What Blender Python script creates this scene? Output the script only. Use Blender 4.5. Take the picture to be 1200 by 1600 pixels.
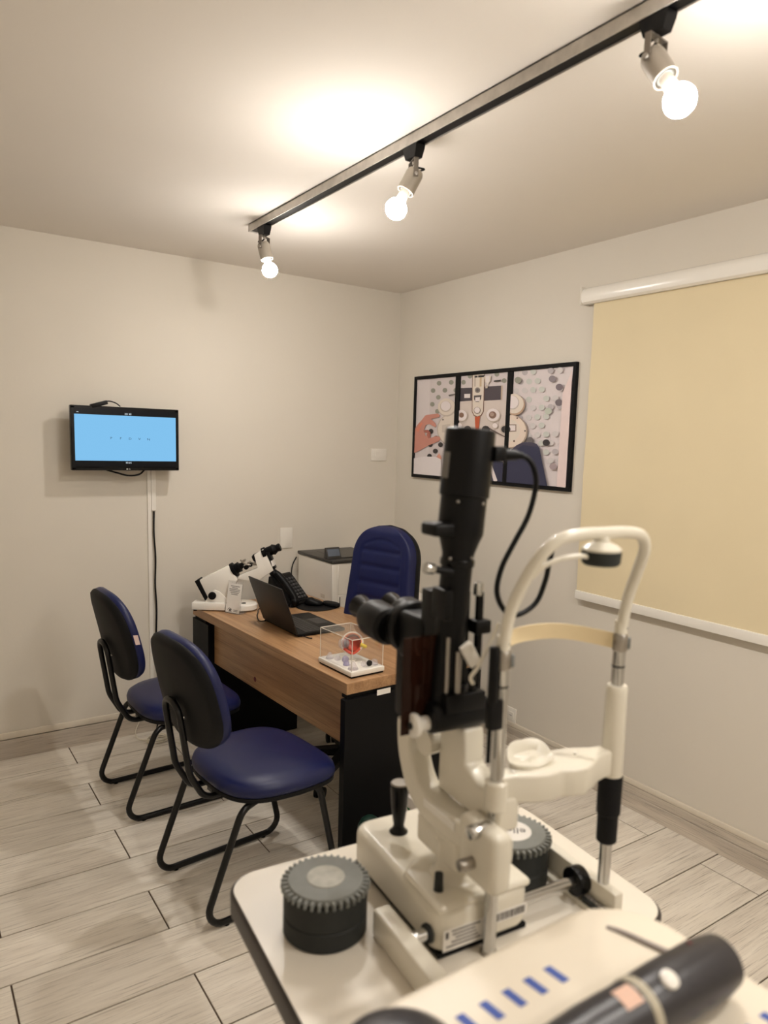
import bpy, bmesh, math, random
from mathutils import Vector, Matrix, Euler
random.seed(7)
PI = math.pi
for o in list(bpy.data.objects): bpy.data.objects.remove(o)
S = bpy.context.scene
COL = S.collection

# ------------------------------------------------------------------ camera
cd = bpy.data.cameras.new('camera')
cam = bpy.data.objects.new('camera', cd); COL.objects.link(cam); S.camera = cam
yaw, pitch, roll = math.radians(34.913), math.radians(7.424), math.radians(-1.716)
fw = Vector((math.sin(yaw)*math.cos(pitch), math.cos(yaw)*math.cos(pitch), -math.sin(pitch)))
r0 = Vector((math.cos(yaw), -math.sin(yaw), 0)); d0 = fw.cross(r0)
rt = r0*math.cos(roll) + d0*math.sin(roll); dn = d0*math.cos(roll) - r0*math.sin(roll)
cam.matrix_world = Matrix(((rt.x, -dn.x, -fw.x, -2.748), (rt.y, -dn.y, -fw.y, -3.998), (rt.z, -dn.z, -fw.z, 1.655), (0, 0, 0, 1)))
cd.sensor_fit = 'HORIZONTAL'; cd.sensor_width = 36.0; cd.lens = 1136.33/1200*36.0
cd.shift_x = -23.9/1200; cd.shift_y = 38.0/1200
cd.clip_start = .02
cd.dof.use_dof = True; cd.dof.focus_distance = 3.5; cd.dof.aperture_fstop = 3.9

# ------------------------------------------------------------------ world, exposure
w = bpy.data.worlds.new('World'); S.world = w; w.use_nodes = True
w.node_tree.nodes['Background'].inputs[0].default_value = (.03, .03, .035, 1)
w.node_tree.nodes['Background'].inputs[1].default_value = .3
S.view_settings.view_transform = 'Standard'; S.view_settings.look = 'None'
S.view_settings.gamma = 1; S.view_settings.use_curve_mapping = False
S.view_settings.exposure = 0.0
BULB = 760.0                      # radiance of a lit bulb globe
BULB_COL = (1.0, .95, .89)

# ------------------------------------------------------------------ materials
def lin(c):
    return tuple((x/255/12.92 if x/255 <= .04045 else ((x/255+.055)/1.055)**2.4) for x in c)
MATS = {}
def mat(name, rgb, rough=.5, metal=0, var=.04, vscale=40, bump=0, bscale=200, coat=0, spec=None, emit=None, es=0, sheen=0):
    if name in MATS: return MATS[name]
    m = bpy.data.materials.new(name); m.use_nodes = True; nt = m.node_tree; N = nt.nodes; L = nt.links
    b = N['Principled BSDF']; c = lin(rgb)
    b.inputs['Roughness'].default_value = rough; b.inputs['Metallic'].default_value = metal
    b.inputs['Coat Weight'].default_value = coat
    if spec is not None: b.inputs['Specular IOR Level'].default_value = spec
    tc = N.new('ShaderNodeTexCoord')
    nz = N.new('ShaderNodeTexNoise'); nz.inputs['Scale'].default_value = vscale; nz.inputs['Detail'].default_value = 3
    L.new(tc.outputs['Object'], nz.inputs['Vector'])
    mx = N.new('ShaderNodeMix'); mx.data_type = 'RGBA'
    mx.inputs['A'].default_value = tuple(x*(1-var) for x in c)+(1,); mx.inputs['B'].default_value = tuple(min(1, x*(1+var)) for x in c)+(1,)
    L.new(nz.outputs['Fac'], mx.inputs['Factor']); L.new(mx.outputs['Result'], b.inputs['Base Color'])
    if bump:
        n2 = N.new('ShaderNodeTexNoise'); n2.inputs['Scale'].default_value = bscale; n2.inputs['Detail'].default_value = 2
        L.new(tc.outputs['Object'], n2.inputs['Vector'])
        bp = N.new('ShaderNodeBump'); bp.inputs['Strength'].default_value = bump; bp.inputs['Distance'].default_value = .002
        L.new(n2.outputs['Fac'], bp.inputs['Height']); L.new(bp.outputs['Normal'], b.inputs['Normal'])
    if emit:
        b.inputs['Emission Color'].default_value = lin(emit)+(1,); b.inputs['Emission Strength'].default_value = es
    MATS[name] = m; return m

def wood(name, light, dark, grain, scale=(2.0, 28, 28), rough=.45, rnd=True, knots=.3, bump=.15):
    """streaky wood: noise stretched along local x; every piece gets its own stretch of it"""
    m = bpy.data.materials.new(name); m.use_nodes = True; nt = m.node_tree; N = nt.nodes; L = nt.links
    b = N['Principled BSDF']; b.inputs['Roughness'].default_value = rough
    tc = N.new('ShaderNodeTexCoord'); oi = N.new('ShaderNodeObjectInfo')
    mul = N.new('ShaderNodeMath'); mul.operation = 'MULTIPLY'; mul.inputs[1].default_value = 37.0 if rnd else 0
    L.new(oi.outputs['Random'], mul.inputs[0])
    add = N.new('ShaderNodeVectorMath'); add.operation = 'ADD'
    cmb = N.new('ShaderNodeCombineXYZ')
    for i in range(3): L.new(mul.outputs[0], cmb.inputs[i])
    L.new(tc.outputs['Object'], add.inputs[0]); L.new(cmb.outputs[0], add.inputs[1])
    def noise(sc, det=5, rg=.6, dist=0.0):
        mp = N.new('ShaderNodeMapping'); mp.inputs['Scale'].default_value = sc
        L.new(add.outputs[0], mp.inputs['Vector'])
        n = N.new('ShaderNodeTexNoise'); n.inputs['Scale'].default_value = 1; n.inputs['Detail'].default_value = det
        n.inputs['Roughness'].default_value = rg; n.inputs['Distortion'].default_value = dist
        L.new(mp.outputs[0], n.inputs['Vector']); return n
    n1 = noise(scale, 5, .6, .6)
    n2 = noise((scale[0]*3.5, scale[1]*11, scale[2]*11), 3, .65)
    n3 = noise((scale[0]*.6, scale[1]*.12, scale[2]*.12), 2, .5)
    rp = N.new('ShaderNodeValToRGB'); L.new(n1.outputs['Fac'], rp.inputs['Fac'])
    e = rp.color_ramp.elements; e[0].position = .30; e[0].color = lin(dark)+(1,); e[1].position = .62; e[1].color = lin(light)+(1,)
    mx = N.new('ShaderNodeMix'); mx.data_type = 'RGBA'; L.new(rp.outputs['Color'], mx.inputs['A'])
    mx.inputs['B'].default_value = lin(grain)+(1,)
    r2 = N.new('ShaderNodeMapRange'); r2.inputs['From Min'].default_value = .53; r2.inputs['From Max'].default_value = .72; r2.inputs['To Max'].default_value = .8
    L.new(n2.outputs['Fac'], r2.inputs['Value']); L.new(r2.outputs[0], mx.inputs['Factor'])
    mx2 = N.new('ShaderNodeMix'); mx2.data_type = 'RGBA'; mx2.blend_type = 'MULTIPLY'; L.new(mx.outputs['Result'], mx2.inputs['A'])
    r3 = N.new('ShaderNodeMapRange'); r3.inputs['From Min'].default_value = .35; r3.inputs['From Max'].default_value = .65
    r3.inputs['To Min'].default_value = 1-knots; r3.inputs['To Max'].default_value = 1.0
    L.new(n3.outputs['Fac'], r3.inputs['Value']); mx2.inputs['Factor'].default_value = 1
    L.new(r3.outputs[0], mx2.inputs['B'])
    L.new(mx2.outputs['Result'], b.inputs['Base Color'])
    if bump:
        bp = N.new('ShaderNodeBump'); bp.inputs['Strength'].default_value = bump; bp.inputs['Distance'].default_value = .001
        L.new(n2.outputs['Fac'], bp.inputs['Height']); L.new(bp.outputs['Normal'], b.inputs['Normal'])
    MATS[name] = m; return m

def emission(name, rgb, s):
    m = bpy.data.materials.new(name); m.use_nodes = True; N = m.node_tree.nodes; L = m.node_tree.links
    N.remove(N['Principled BSDF']); e = N.new('ShaderNodeEmission'); e.inputs[0].default_value = tuple(rgb)+(1,); e.inputs[1].default_value = s
    L.new(e.outputs[0], N['Material Output'].inputs['Surface']); MATS[name] = m; return m

def clear(name, tint=(1, 1, 1), gloss=.12, body=None, bodyfac=0.0, rough=.02):
    """clear acrylic sheet: see-through with a fresnel reflection, optionally a little milky"""
    m = bpy.data.materials.new(name); m.use_nodes = True; N = m.node_tree.nodes; L = m.node_tree.links
    N.remove(N['Principled BSDF'])
    t = N.new('ShaderNodeBsdfTransparent'); t.inputs[0].default_value = tuple(tint)+(1,)
    g = N.new('ShaderNodeBsdfGlossy'); g.inputs['Roughness'].default_value = rough
    lw = N.new('ShaderNodeLayerWeight'); lw.inputs['Blend'].default_value = .5
    pw = N.new('ShaderNodeMath'); pw.operation = 'POWER'; pw.inputs[1].default_value = 4.0; L.new(lw.outputs['Facing'], pw.inputs[0])
    f = N.new('ShaderNodeMath'); f.operation = 'MULTIPLY_ADD'; f.inputs[1].default_value = .6; f.inputs[2].default_value = .03; L.new(pw.outputs[0], f.inputs[0])
    mx = N.new('ShaderNodeMixShader'); L.new(f.outputs[0], mx.inputs[0]); L.new(t.outputs[0], mx.inputs[1]); L.new(g.outputs[0], mx.inputs[2])
    out = mx
    if body:
        d = N.new('ShaderNodeBsdfDiffuse'); d.inputs[0].default_value = lin(body)+(1,)
        m2 = N.new('ShaderNodeMixShader'); m2.inputs[0].default_value = bodyfac
        L.new(mx.outputs[0], m2.inputs[1]); L.new(d.outputs[0], m2.inputs[2]); out = m2
    L.new(out.outputs[0], N['Material Output'].inputs['Surface']); MATS[name] = m; return m

M_wall = mat('wall_paint', (220, 213, 201), .85, var=.03, vscale=2.5, bump=.12, bscale=90)
M_ceil = mat('ceiling_paint', (230, 223, 214), .9, var=.02, vscale=2, bump=.08, bscale=70)
M_plank = wood('plank_tile', (244, 236, 223), (224, 214, 200), (156, 144, 130), (1.8, 22, 22), .42, True, .14, .25)
M_skirt = wood('skirting_tile', (222, 211, 196), (192, 180, 166), (138, 126, 114), (1.6, 24, 24), .45, True, .2, .15)
M_grout = mat('grout', (82, 66, 52), .9)
M_cap = mat('skirting_cap', (222, 212, 196), .6)
M_desk = wood('desk_laminate', (190, 149, 108), (155, 115, 78), (108, 75, 48), (1.0, 26, 26), .38, True, .15, .06)
M_deskx = M_desk
M_black = mat('black_laminate', (9, 9, 11), .5, var=.1, spec=.15)
M_blackpl = mat('black_plastic', (8, 8, 10), .42, var=.1, spec=.2)
M_blackgl = mat('black_gloss', (8, 8, 10), .22, var=.1, spec=.25)
M_blackmat = mat('black_matte', (15, 15, 17), .6, var=.15, bump=.1, bscale=300, spec=.2)
M_frameblk = mat('black_tube', (8, 8, 9), .3, var=.1, spec=.35)
M_vinyl = mat('navy_vinyl', (14, 23, 70), .40, var=.08, vscale=12, bump=.12, bscale=350, spec=.4)
M_vinyl2 = mat('navy_vinyl_dark', (13, 22, 70), .45, var=.08, vscale=12, bump=.12, bscale=350, spec=.35)
M_white = mat('white_plastic', (236, 231, 222), .4, var=.02)
M_whitegl = mat('white_gloss', (240, 236, 228), .22, var=.015)
M_cream = mat('cream_enamel', (226, 220, 205), .26, var=.02, vscale=15)
M_creamtop = mat('pale_laminate', (232, 224, 210), .32, var=.03, vscale=8)
M_grey = mat('mid_grey_plastic', (120, 122, 120), .55, var=.08)
M_dgrey = mat('dark_grey_rubber', (42, 44, 43), .65, var=.12, spec=.3)
M_lidgrey = mat('lid_grey', (128, 130, 126), .6, var=.12, vscale=60)
M_edge = mat('dark_edge_band', (52, 46, 44), .45)
M_chrome = mat('chrome', (200, 200, 198), .14, 1)
M_steel = mat('brushed_steel', (168, 163, 156), .34, 1)
M_alu = mat('scuffed_aluminium', (196, 190, 182), .45, .35, var=.3, vscale=25)
M_spot = mat('grey_spot_paint', (168, 160, 148), .45, .3)
M_yoke = mat('grey_yoke_steel', (120, 112, 103), .4, .6)
M_bulbneck = mat('bulb_neck', (240, 232, 220), .4)
M_bulb = emission('lit_bulb', BULB_COL, BULB)
M_bulbrim = emission('lit_bulb_rim', BULB_COL, BULB*.12)
M_blind = mat('blind_fabric', (228, 213, 178), .85, var=.04, vscale=3, bump=.1, bscale=400)
M_screen = emission('screen_blue', lin((140, 208, 255)), .86)
M_screenblk = mat('screen_black', (8, 11, 18), .25, spec=.2)
M_txtwhite = emission('screen_white', lin((235, 248, 255)), .95)
M_txtblue = mat('chart_letter', (30, 60, 90), .6)
M_acrylic = clear('acrylic_sheet')
M_acredge = clear('acrylic_edge', (1, 1, 1), .2, (250, 244, 232), .6)
M_lens = clear('clear_lens', (.95, .94, .96), .2, (232, 226, 228), .22)
M_lenspur = clear('violet_lens', (.84, .82, .92), .2, (188, 182, 210), .4)
M_red = mat('eye_red', (205, 66, 40), .35, var=.15, vscale=120)
M_orange = mat('eye_orange', (232, 130, 78), .4)
M_maroon = mat('eye_maroon', (108, 34, 34), .4)
M_eyewhite = mat('eye_white', (232, 222, 208), .4)
M_yellow = mat('nerve_yellow', (205, 178, 52), .4)
M_band = mat('forehead_band', (243, 224, 184), .45, var=.02)
M_brown = clear('brown_shield', (.13, .055, .03), .2, (62, 34, 24), .35)
M_paper = mat('paper_white', (238, 234, 228), .7)
M_print = mat('print_grey', (120, 116, 112), .7)
M_printdk = mat('print_dark', (70, 66, 64), .7)
M_green = mat('print_green', (28, 118, 62), .6)
M_dgreen = mat('dark_green_plastic', (10, 46, 36), .5)
M_blue = mat('mark_blue', (62, 88, 168), .6)
M_sticker = mat('chair_tag', (226, 200, 192), .7)
M_tray = mat('tray_cream', (236, 226, 208), .38, var=.02)
M_handheld = mat('handheld_black', (48, 46, 50), .34, var=.1)
M_peach = mat('peach_label', (226, 188, 168), .6)
M_printerblk = mat('printer_black', (44, 42, 40), .4)
M_lcd = mat('lcd_grey', (92, 100, 112), .25)
M_cablew = mat('white_cable', (226, 218, 200), .5)
M_carton = mat('carton_white', (224, 218, 212), .7)

# ------------------------------------------------------------------ mesh builder
class B:
    def __init__(s): s.bm = bmesh.new()
    def _merge(s, t):
        me = bpy.data.meshes.new('tmp'); t.to_mesh(me); t.free(); s.bm.from_mesh(me); bpy.data.meshes.remove(me); return s
    def box(s, x0, x1, y0, y1, z0, z1, bev=0, seg=2, mtx=None, vert=None, vseg=5):
        """vert: extra rounding of the four vertical edges"""
        t = bmesh.new(); bmesh.ops.create_cube(t, size=1)
        for v in t.verts: v.co = Vector(((x0+x1)/2+v.co.x*(x1-x0), (y0+y1)/2+v.co.y*(y1-y0), (z0+z1)/2+v.co.z*(z1-z0)))
        if vert:
            es = [e for e in t.edges if abs((e.verts[0].co-e.verts[1].co).normalized().z) > .99]
            bmesh.ops.bevel(t, geom=es, offset=vert, segments=vseg, affect='EDGES', profile=.5)
        if bev:
            es = [e for e in t.edges if len(e.link_faces) == 2 and e.calc_face_angle(0) > .6]
            bmesh.ops.bevel(t, geom=es, offset=bev, segments=seg, affect='EDGES', profile=.5)
        if mtx is not None: bmesh.ops.transform(t, matrix=mtx, verts=t.verts)
        return s._merge(t)
    def loft(s, rings, cap0=True, cap1=True, closed=True, mtx=None):
        t = bmesh.new(); R = [[t.verts.new(p) for p in r] for r in rings]
        n = len(R[0])
        for a, b in zip(R[:-1], R[1:]):
            for i in range(n if closed else n-1):
                j = (i+1) % n
                t.faces.new((a[i], a[j], b[j], b[i]))
        if cap0: t.faces.new(list(reversed(R[0])))
        if cap1: t.faces.new(R[-1])
        bmesh.ops.recalc_face_normals(t, faces=t.faces)
        if mtx is not None: bmesh.ops.transform(t, matrix=mtx, verts=t.verts)
        return s._merge(t)
    def lathe(s, prof, n=28, mtx=None, cap0=True, cap1=True):
        rings = [[Vector((max(r, 1e-5)*math.cos(2*PI*i/n), max(r, 1e-5)*math.sin(2*PI*i/n), z)) for i in range(n)] for r, z in prof]
        return s.loft(rings, cap0, cap1, True, mtx)
    def cyl(s, p0, p1, r0, r1=None, n=20, bev=0):
        p0, p1 = Vector(p0), Vector(p1); r1 = r0 if r1 is None else r1
        h = (p1-p0).length; q = (p1-p0).to_track_quat('Z', 'Y').to_matrix().to_4x4(); q.translation = p0
        pr = [(r0, 0), (r1, h)] if not bev else [(r0-bev, 0), (r0-bev*.3, bev*.3), (r0, bev), (r1, h-bev), (r1-bev*.3, h-bev*.3), (r1-bev, h)]
        return s.lathe(pr, n, q)
    def axis(s, p0, p1, prof, n=24):
        """lathe profile (r, fraction along p0->p1)"""
        p0, p1 = Vector(p0), Vector(p1); h = (p1-p0).length
        q = (p1-p0).to_track_quat('Z', 'Y').to_matrix().to_4x4(); q.translation = p0
        return s.lathe([(r, f*h) for r, f in prof], n, q)
    def sphere(s, c, r, n=24, m=14, sc=(1, 1, 1)):
        t = bmesh.new(); bmesh.ops.create_uvsphere(t, u_segments=n, v_segments=m, radius=r)
        for v in t.verts: v.co = Vector((c[0]+v.co.x*sc[0], c[1]+v.co.y*sc[1], c[2]+v.co.z*sc[2]))
        return s._merge(t)
    def tube(s, pts, r, n=10, closed=False, flat=1.0):
        P = [Vector(p) for p in pts]; k = len(P); T = []
        for i in range(k):
            a = P[(i-1) % k] if (closed or i) else P[0]; b = P[(i+1) % k] if (closed or i < k-1) else P[-1]
            T.append((b-a).normalized())
        u = T[0].orthogonal().normalized(); rings = []
        for i in range(k):
            u = (u-T[i]*u.dot(T[i])).normalized(); v = T[i].cross(u)
            rings.append([P[i]+(u*math.cos(2*PI*j/n)+v*math.sin(2*PI*j/n)*flat)*r for j in range(n)])
        if closed: rings.append(rings[0]); return s.loft(rings, False, False)
        return s.loft(rings)
    def prism(s, poly, h0, h1, mtx=None, bev=0, seg=2):
        """poly in XY, extruded z h0..h1"""
        t = bmesh.new(); a = [t.verts.new((x, y, h0)) for x, y in poly]; b = [t.verts.new((x, y, h1)) for x, y in poly]; n = len(poly)
        t.faces.new(list(reversed(a))); t.faces.new(b)
        for i in range(n): t.faces.new((a[i], a[(i+1) % n], b[(i+1) % n], b[i]))
        bmesh.ops.recalc_face_normals(t, faces=t.faces)
        if bev:
            es = [e for e in t.edges if e.calc_face_angle(0) > .5]
            bmesh.ops.bevel(t, geom=es, offset=bev, segments=seg, affect='EDGES', profile=.5)
        if mtx is not None: bmesh.ops.transform(t, matrix=mtx, verts=t.verts)
        return s._merge(t)
    def poly(s, pts):
        s.bm.faces.new([s.bm.verts.new(p) for p in pts]); return s
    def warp(s, f):
        for v in s.bm.verts: v.co = Vector(f(v.co))
        return s
    def build(s, name, m, parent=None, angle=38, loc=None, rot=None):
        me = bpy.data.meshes.new(name); s.bm.to_mesh(me); s.bm.free()
        me.materials.append(m)
        if angle:
            me.polygons.foreach_set('use_smooth', [True]*len(me.polygons)); me.set_sharp_from_angle(angle=math.radians(angle))
        return link(name, me, parent, loc, rot)

def link(name, me, parent=None, loc=None, rot=None):
    o = bpy.data.objects.new(name, me); COL.objects.link(o)
    if parent is not None: o.parent = parent
    if loc: o.location = loc
    if rot: o.rotation_euler = rot
    return o
def tag(o, label, cat, group=None):
    o['label'] = label; o['category'] = cat
    if group: o['group'] = group
    return o
def thing(name, label, cat, loc=(0, 0, 0), rz=0, group=None):
    o = bpy.data.objects.new(name, None); COL.objects.link(o); o.empty_display_size = .05
    o.location = loc; o.rotation_euler = (0, 0, rz); return tag(o, label, cat, group)
def struct(o): o['kind'] = 'structure'; return o
def fillet(pts, r, n=6, closed=False):
    """polyline with rounded corners; r scalar or per-point list"""
    P = [Vector(p) for p in pts]; k = len(P); out = []
    for i in range(k):
        rr = r[i] if isinstance(r, (list, tuple)) else r
        if (not closed and i in (0, k-1)) or rr <= 0: out.append(P[i]); continue
        a, b, c = P[(i-1) % k], P[i], P[(i+1) % k]
        d1, d2 = (a-b).normalized(), (c-b).normalized(); ang = d1.angle(d2)
        t = min(rr/math.tan(ang/2), (a-b).length*.49, (c-b).length*.49); q = t*math.tan(ang/2)
        ctr = b+(d1+d2).normalized()*(q/math.sin(ang/2)); s0, s1 = b+d1*t-ctr, b+d2*t-ctr
        tot = s0.angle(s1); ax = s0.cross(s1).normalized()
        for j in range(n+1): out.append(ctr+Matrix.Rotation(tot*j/n, 3, ax) @ s0)
    return out
def spline(pts, n=6):
    P = [Vector(p) for p in pts]; P = [P[0]*2-P[1]]+P+[P[-1]*2-P[-2]]; out = []
    for i in range(1, len(P)-2):
        for j in range(n):
            t = j/n; a, b, c, d = P[i-1:i+3]
            out.append(.5*((2*b)+(c-a)*t+(2*a-5*b+4*c-d)*t*t+(3*b-a-3*c+d)*t**3))
    out.append(P[-2]); return out
def sup(a, b, n, k=48, top=1.0):
    """superellipse outline"""
    r = []
    for i in range(k):
        t = 2*PI*i/k; c, s_ = math.cos(t), math.sin(t)
        r.append((a*math.copysign(abs(c)**(2/n), c), b*math.copysign(abs(s_)**(2/n), s_)))
    return r
def text(name, txt, size, m, parent, mtx, ext=.0002, align='CENTER', sx=1.0):
    c = bpy.data.curves.new(name, 'FONT'); c.body = txt; c.size = size; c.align_x = align; c.align_y = 'CENTER'; c.extrude = ext
    c.resolution_u = 3
    o = bpy.data.objects.new(name, c); COL.objects.link(o); bpy.context.view_layer.update()
    me = bpy.data.meshes.new_from_object(o.evaluated_get(bpy.context.evaluated_depsgraph_get()))
    bpy.data.objects.remove(o); bpy.data.curves.remove(c)
    me.transform(mtx @ Matrix.Diagonal((sx, 1, 1, 1))); me.materials.clear(); me.materials.append(m); me.name = name
    return link(name, me, parent)
def frame(o, x, y, z=None):
    x = Vector(x); y = Vector(y); z = x.cross(y) if z is None else Vector(z)
    m = Matrix((x, y, z)).transposed().to_4x4(); m.translation = Vector(o); return m

# ================================================================== ROOM
XL, YF, H = -3.75, -5.7, 2.6
struct(B().box(XL-.1, .1, 0, .1, 0, H+.1).build('wall_back', M_wall, angle=0))
struct(B().box(0, .1, YF-.1, 0, 0, H+.1).build('wall_right', M_wall, angle=0))
struct(B().box(XL-.1, XL, YF-.1, 0, 0, H+.1).build('wall_left', M_wall, angle=0))
struct(B().box(XL, 0, YF-.1, YF, 0, H+.1).build('wall_front', M_wall, angle=0))
struct(B().box(XL, 0, YF, 0, H, H+.1).build('ceiling', M_ceil, angle=0))
floor = struct(B().box(XL, 0, YF, 0, -.1, -.0035).build('floor', M_grout, angle=0))
# wood-look plank tiles
Y0, PW, PL, GAP = -.238, .247, .9565, .0046
plank_cache = {}
def plank_mesh(lx, ly):
    key = (round(lx, 3), round(ly, 3))
    if key not in plank_cache:
        b = B().box(-lx/2, lx/2, -ly/2, ly/2, -.008, 0)
        for v in b.bm.verts:
            if v.co.z > -.001: v.co.x -= math.copysign(.0006, v.co.x); v.co.y -= math.copysign(.0006, v.co.y)
        me = bpy.data.meshes.new('plank'); b.bm.to_mesh(me); b.bm.free(); me.materials.append(M_plank); plank_cache[key] = me
    return plank_cache[key]
row = 0
while True:
    ya = 0 if row == 0 else Y0-PW*(row-1); yb = Y0-PW*row
    if ya <= YF: break
    yb = max(yb, YF); j0 = -2.057 if row % 2 == 0 else -2.533
    xs = sorted({XL, 0.0} | {round(j0+PL*k, 4) for k in range(-4, 6) if XL+.02 < j0+PL*k < -.02})
    for xa, xb in zip(xs[:-1], xs[1:]):
        lx, ly = xb-xa-GAP, ya-yb-GAP
        if lx > .01 and ly > .01:
            o = link('plank', plank_mesh(lx, ly), floor, ((xa+xb)/2, (ya+yb)/2, random.uniform(-.0003, .0003)))
            if random.random() < .5: o.rotation_euler = (0, 0, PI)
    row += 1
# skirting: tile pieces under a painted cap
def skirting(name, side):
    if side == 'back':
        base = B().box(XL, -.014, -.014, 0, .106, .138, .003).build(name, M_cap); struct(base)
        xs = [XL, -3.0, -2.43, -1.47, -.52, -.012]
        for a, b in zip(xs[:-1], xs[1:]):
            B().box(-(b-a)/2+.001, (b-a)/2-.001, -.0075, .0075, 0, .101, .001, 1).build('skirting_tile', M_skirt, base, loc=((a+b)/2, -.0075, 0))
    elif side == 'right':
        base = B().box(-.012, 0, YF, 0, .112, .138, .003).build(name, M_cap); struct(base)
        ys = [-.0, -.95, -1.91, -2.86, -3.82, -4.78, YF]
        for a, b in zip(ys[:-1], ys[1:]):
            ly = a-b
            B().box(-ly/2+.001, ly/2-.001, -.0095, .0095, 0, .072, .001, 1).build('skirting_tile', M_skirt, base, loc=(-.0095, (a+b)/2, 0), rot=(0, 0, PI/2))
            B().box(-ly/2+.001, ly/2-.001, -.006, .006, .0735, .111, .001, 1).build('skirting_tile', M_skirt, base, loc=(-.006, (a+b)/2, 0), rot=(0, 0, PI/2))
skirting('baseboard_back', 'back'); skirting('baseboard_right', 'right')

# ================================================================== TRACK LIGHTING
RX = -1.365
rail = thing('track_rail', 'long scuffed silver light track running along the ceiling', 'light track', (RX, -3.0, 2.6))
B().box(-.021, -.018, -2.3, 2.2, -.034, 0).box(.018, .021, -2.3, 2.2, -.034, 0).box(-.021, .021, -2.3, 2.2, -.004, 0).build('channel', M_alu, rail, 0)
B().box(-.018, .018, -2.3, 2.195, -.030, -.004).build('conductor_strip', M_blackpl, rail, 0)
B().box(-.022, .022, 2.195, 2.208, -.034, 0, .001, 1).build('end_cap', M_alu, rail)

def spotlight(y, d, label, zp=2.477, L=.112, yang=0):
    t = thing('track_spotlight', label, 'spotlight', (RX, y, 2.565), 0, 'spotlights on the ceiling track')
    d = Vector(d).normalized(); pv = Vector((0, 0, zp-2.565))
    # adapter block
    B().loft([[Vector((sx*a, sy*b, z)) for sx, sy in ((1, 1), (-1, 1), (-1, -1), (1, -1))] for a, b, z in ((.013, .034, .010), (.017, .036, 0), (.017, .034, -.010), (.014, .025, -.036))]).build('adapter', M_blackpl, t, 20)
    ztop = -.040
    # yoke
    sd = Vector((d.y, -d.x, 0)); sd = sd.normalized() if sd.length > .05 else Vector((.8, -.6, 0))
    hw = .032; k = sd.cross(Vector((0, 0, 1)))
    yk = B()
    m = frame((0, 0, 0), sd, k, (0, 0, 1))
    yk.box(-hw-.0015, hw+.0015, -.0075, .0075, ztop-.0025, ztop, mtx=m)
    for s_ in (-1, 1):
        yk.box(s_*hw-.0015, s_*hw+.0015, -.0075, .0075, pv.z-.008, ztop, .0005, 1, mtx=m)
    yk.build('yoke', M_yoke, t, 25)
    B().cyl((0, 0, -.036), (0, 0, -.052), .0045, n=12).build('stem', M_steel, t)
    for s_ in (-1, 1):
        p = pv+sd*(hw*s_)
        B().cyl(p-sd*s_*.006, p+sd*s_*.006, .0055, n=14, bev=.001).build('pivot_screw', M_steel, t)
    # head: open can
    c0, c1 = pv-d*.022, pv+d*.052
    B().axis(c0, c1, [(.012, 0), (.023, .02), (.0265, .12), (.0275, .2), (.0275, 1.0), (.0245, 1.0), (.0245, .55), (.008, .55)]).build('lamp_can', M_spot, t)
    B().axis(pv+d*.02, pv+d*.05, [(.015, 0), (.018, .1), (.018, 1), (.0165, 1)]).build('socket', M_grey, t)
    B().axis(pv+d*.035, pv+d*(L-.026), [(.0135, 0), (.0145, .35), (.0155, .5), (.016, .72), (.0175, 1)]).build('bulb_neck', M_bulbneck, t)
    q = pv+d*L
    g = B().axis(q-d*.033, q+d*.033, [(.0333, .60), (.0318, .68), (.0285, .78), (.0225, .88), (.012, .97), (.002, 1.01)])
    g = g.build('bulb_globe', M_bulb, t)
    B().axis(q-d*.033, q+d*.033, [(.017, .08), (.0235, .17), (.0290, .27), (.0325, .40), (.0340, .50), (.0333, .60)]).build('globe_rim', M_bulbrim, g)
    # loop of flex between stem and can
    B().tube(spline([Vector((0, 0, -.050)), Vector((0, 0, -.058))+k*.012, pv+k*.022-d*.030, pv-d*.018]), .003, 8).build('flex', M_blackpl, t)
    return t
spotlight(-.918, (.014, -.022, -.085), 'small track spotlight with lit bulb nearest the television wall', L=.098)
spotlight(-2.033, (-.049, .018, -.101), 'track spotlight with lit bulb in the middle of the ceiling track')
spotlight(-2.919, (.006, -.066, -.100), 'track spotlight with lit bulb above the roller blind side, largest in view', L=.116)
spotlight(-3.95, (-.03, -.03, -.1), 'track spotlight with lit bulb beside the camera, out of view')
spotlight(-4.85, (-.05, .02, -.1), 'track spotlight with lit bulb behind the camera, out of view')

# ================================================================== WALL FITTINGS
def plate(name, label, w_, h_, loc, rz, kind):
    t = thing(name, label, 'wall plate' if kind != 'outlet' else 'power outlet', loc, rz)
    # local: x across, z up, -y out of the wall
    B().box(-w_/2, w_/2, -.009, 0, -h_/2, h_/2, .003, 2).build('cover', M_white, t)
    if kind == 'switch':
        B().box(-.03, .03, -.0115, -.008, -.022, .022, .001, 1).build('rocker', M_white, t)
    elif kind == 'outlet':
        B().box(-.022, .022, -.011, -.008, -.02, .02, .002, 1).build('socket_insert', M_white, t)
        for q in (-.008, .0, .008): B().cyl((q, -.0112, 0), (q, -.0105, 0), .0022, n=10).build('pin_hole', M_black, t)
    return t
plate('switch_plate', 'white horizontal switch plate near the corner, left of the framed prints', .118, .078, (-.143, 0, 1.566), 0, 'switch')
plate('blank_plate', 'white upright blank wall plate above the white lensmeter', .082, .125, (-.80, 0, 1.053), 0, 'blank')
plate('power_outlet', 'small white outlet just above the skirting of the blind wall', .075, .085, (0, -1.20, .175), -PI/2, 'outlet')

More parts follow.
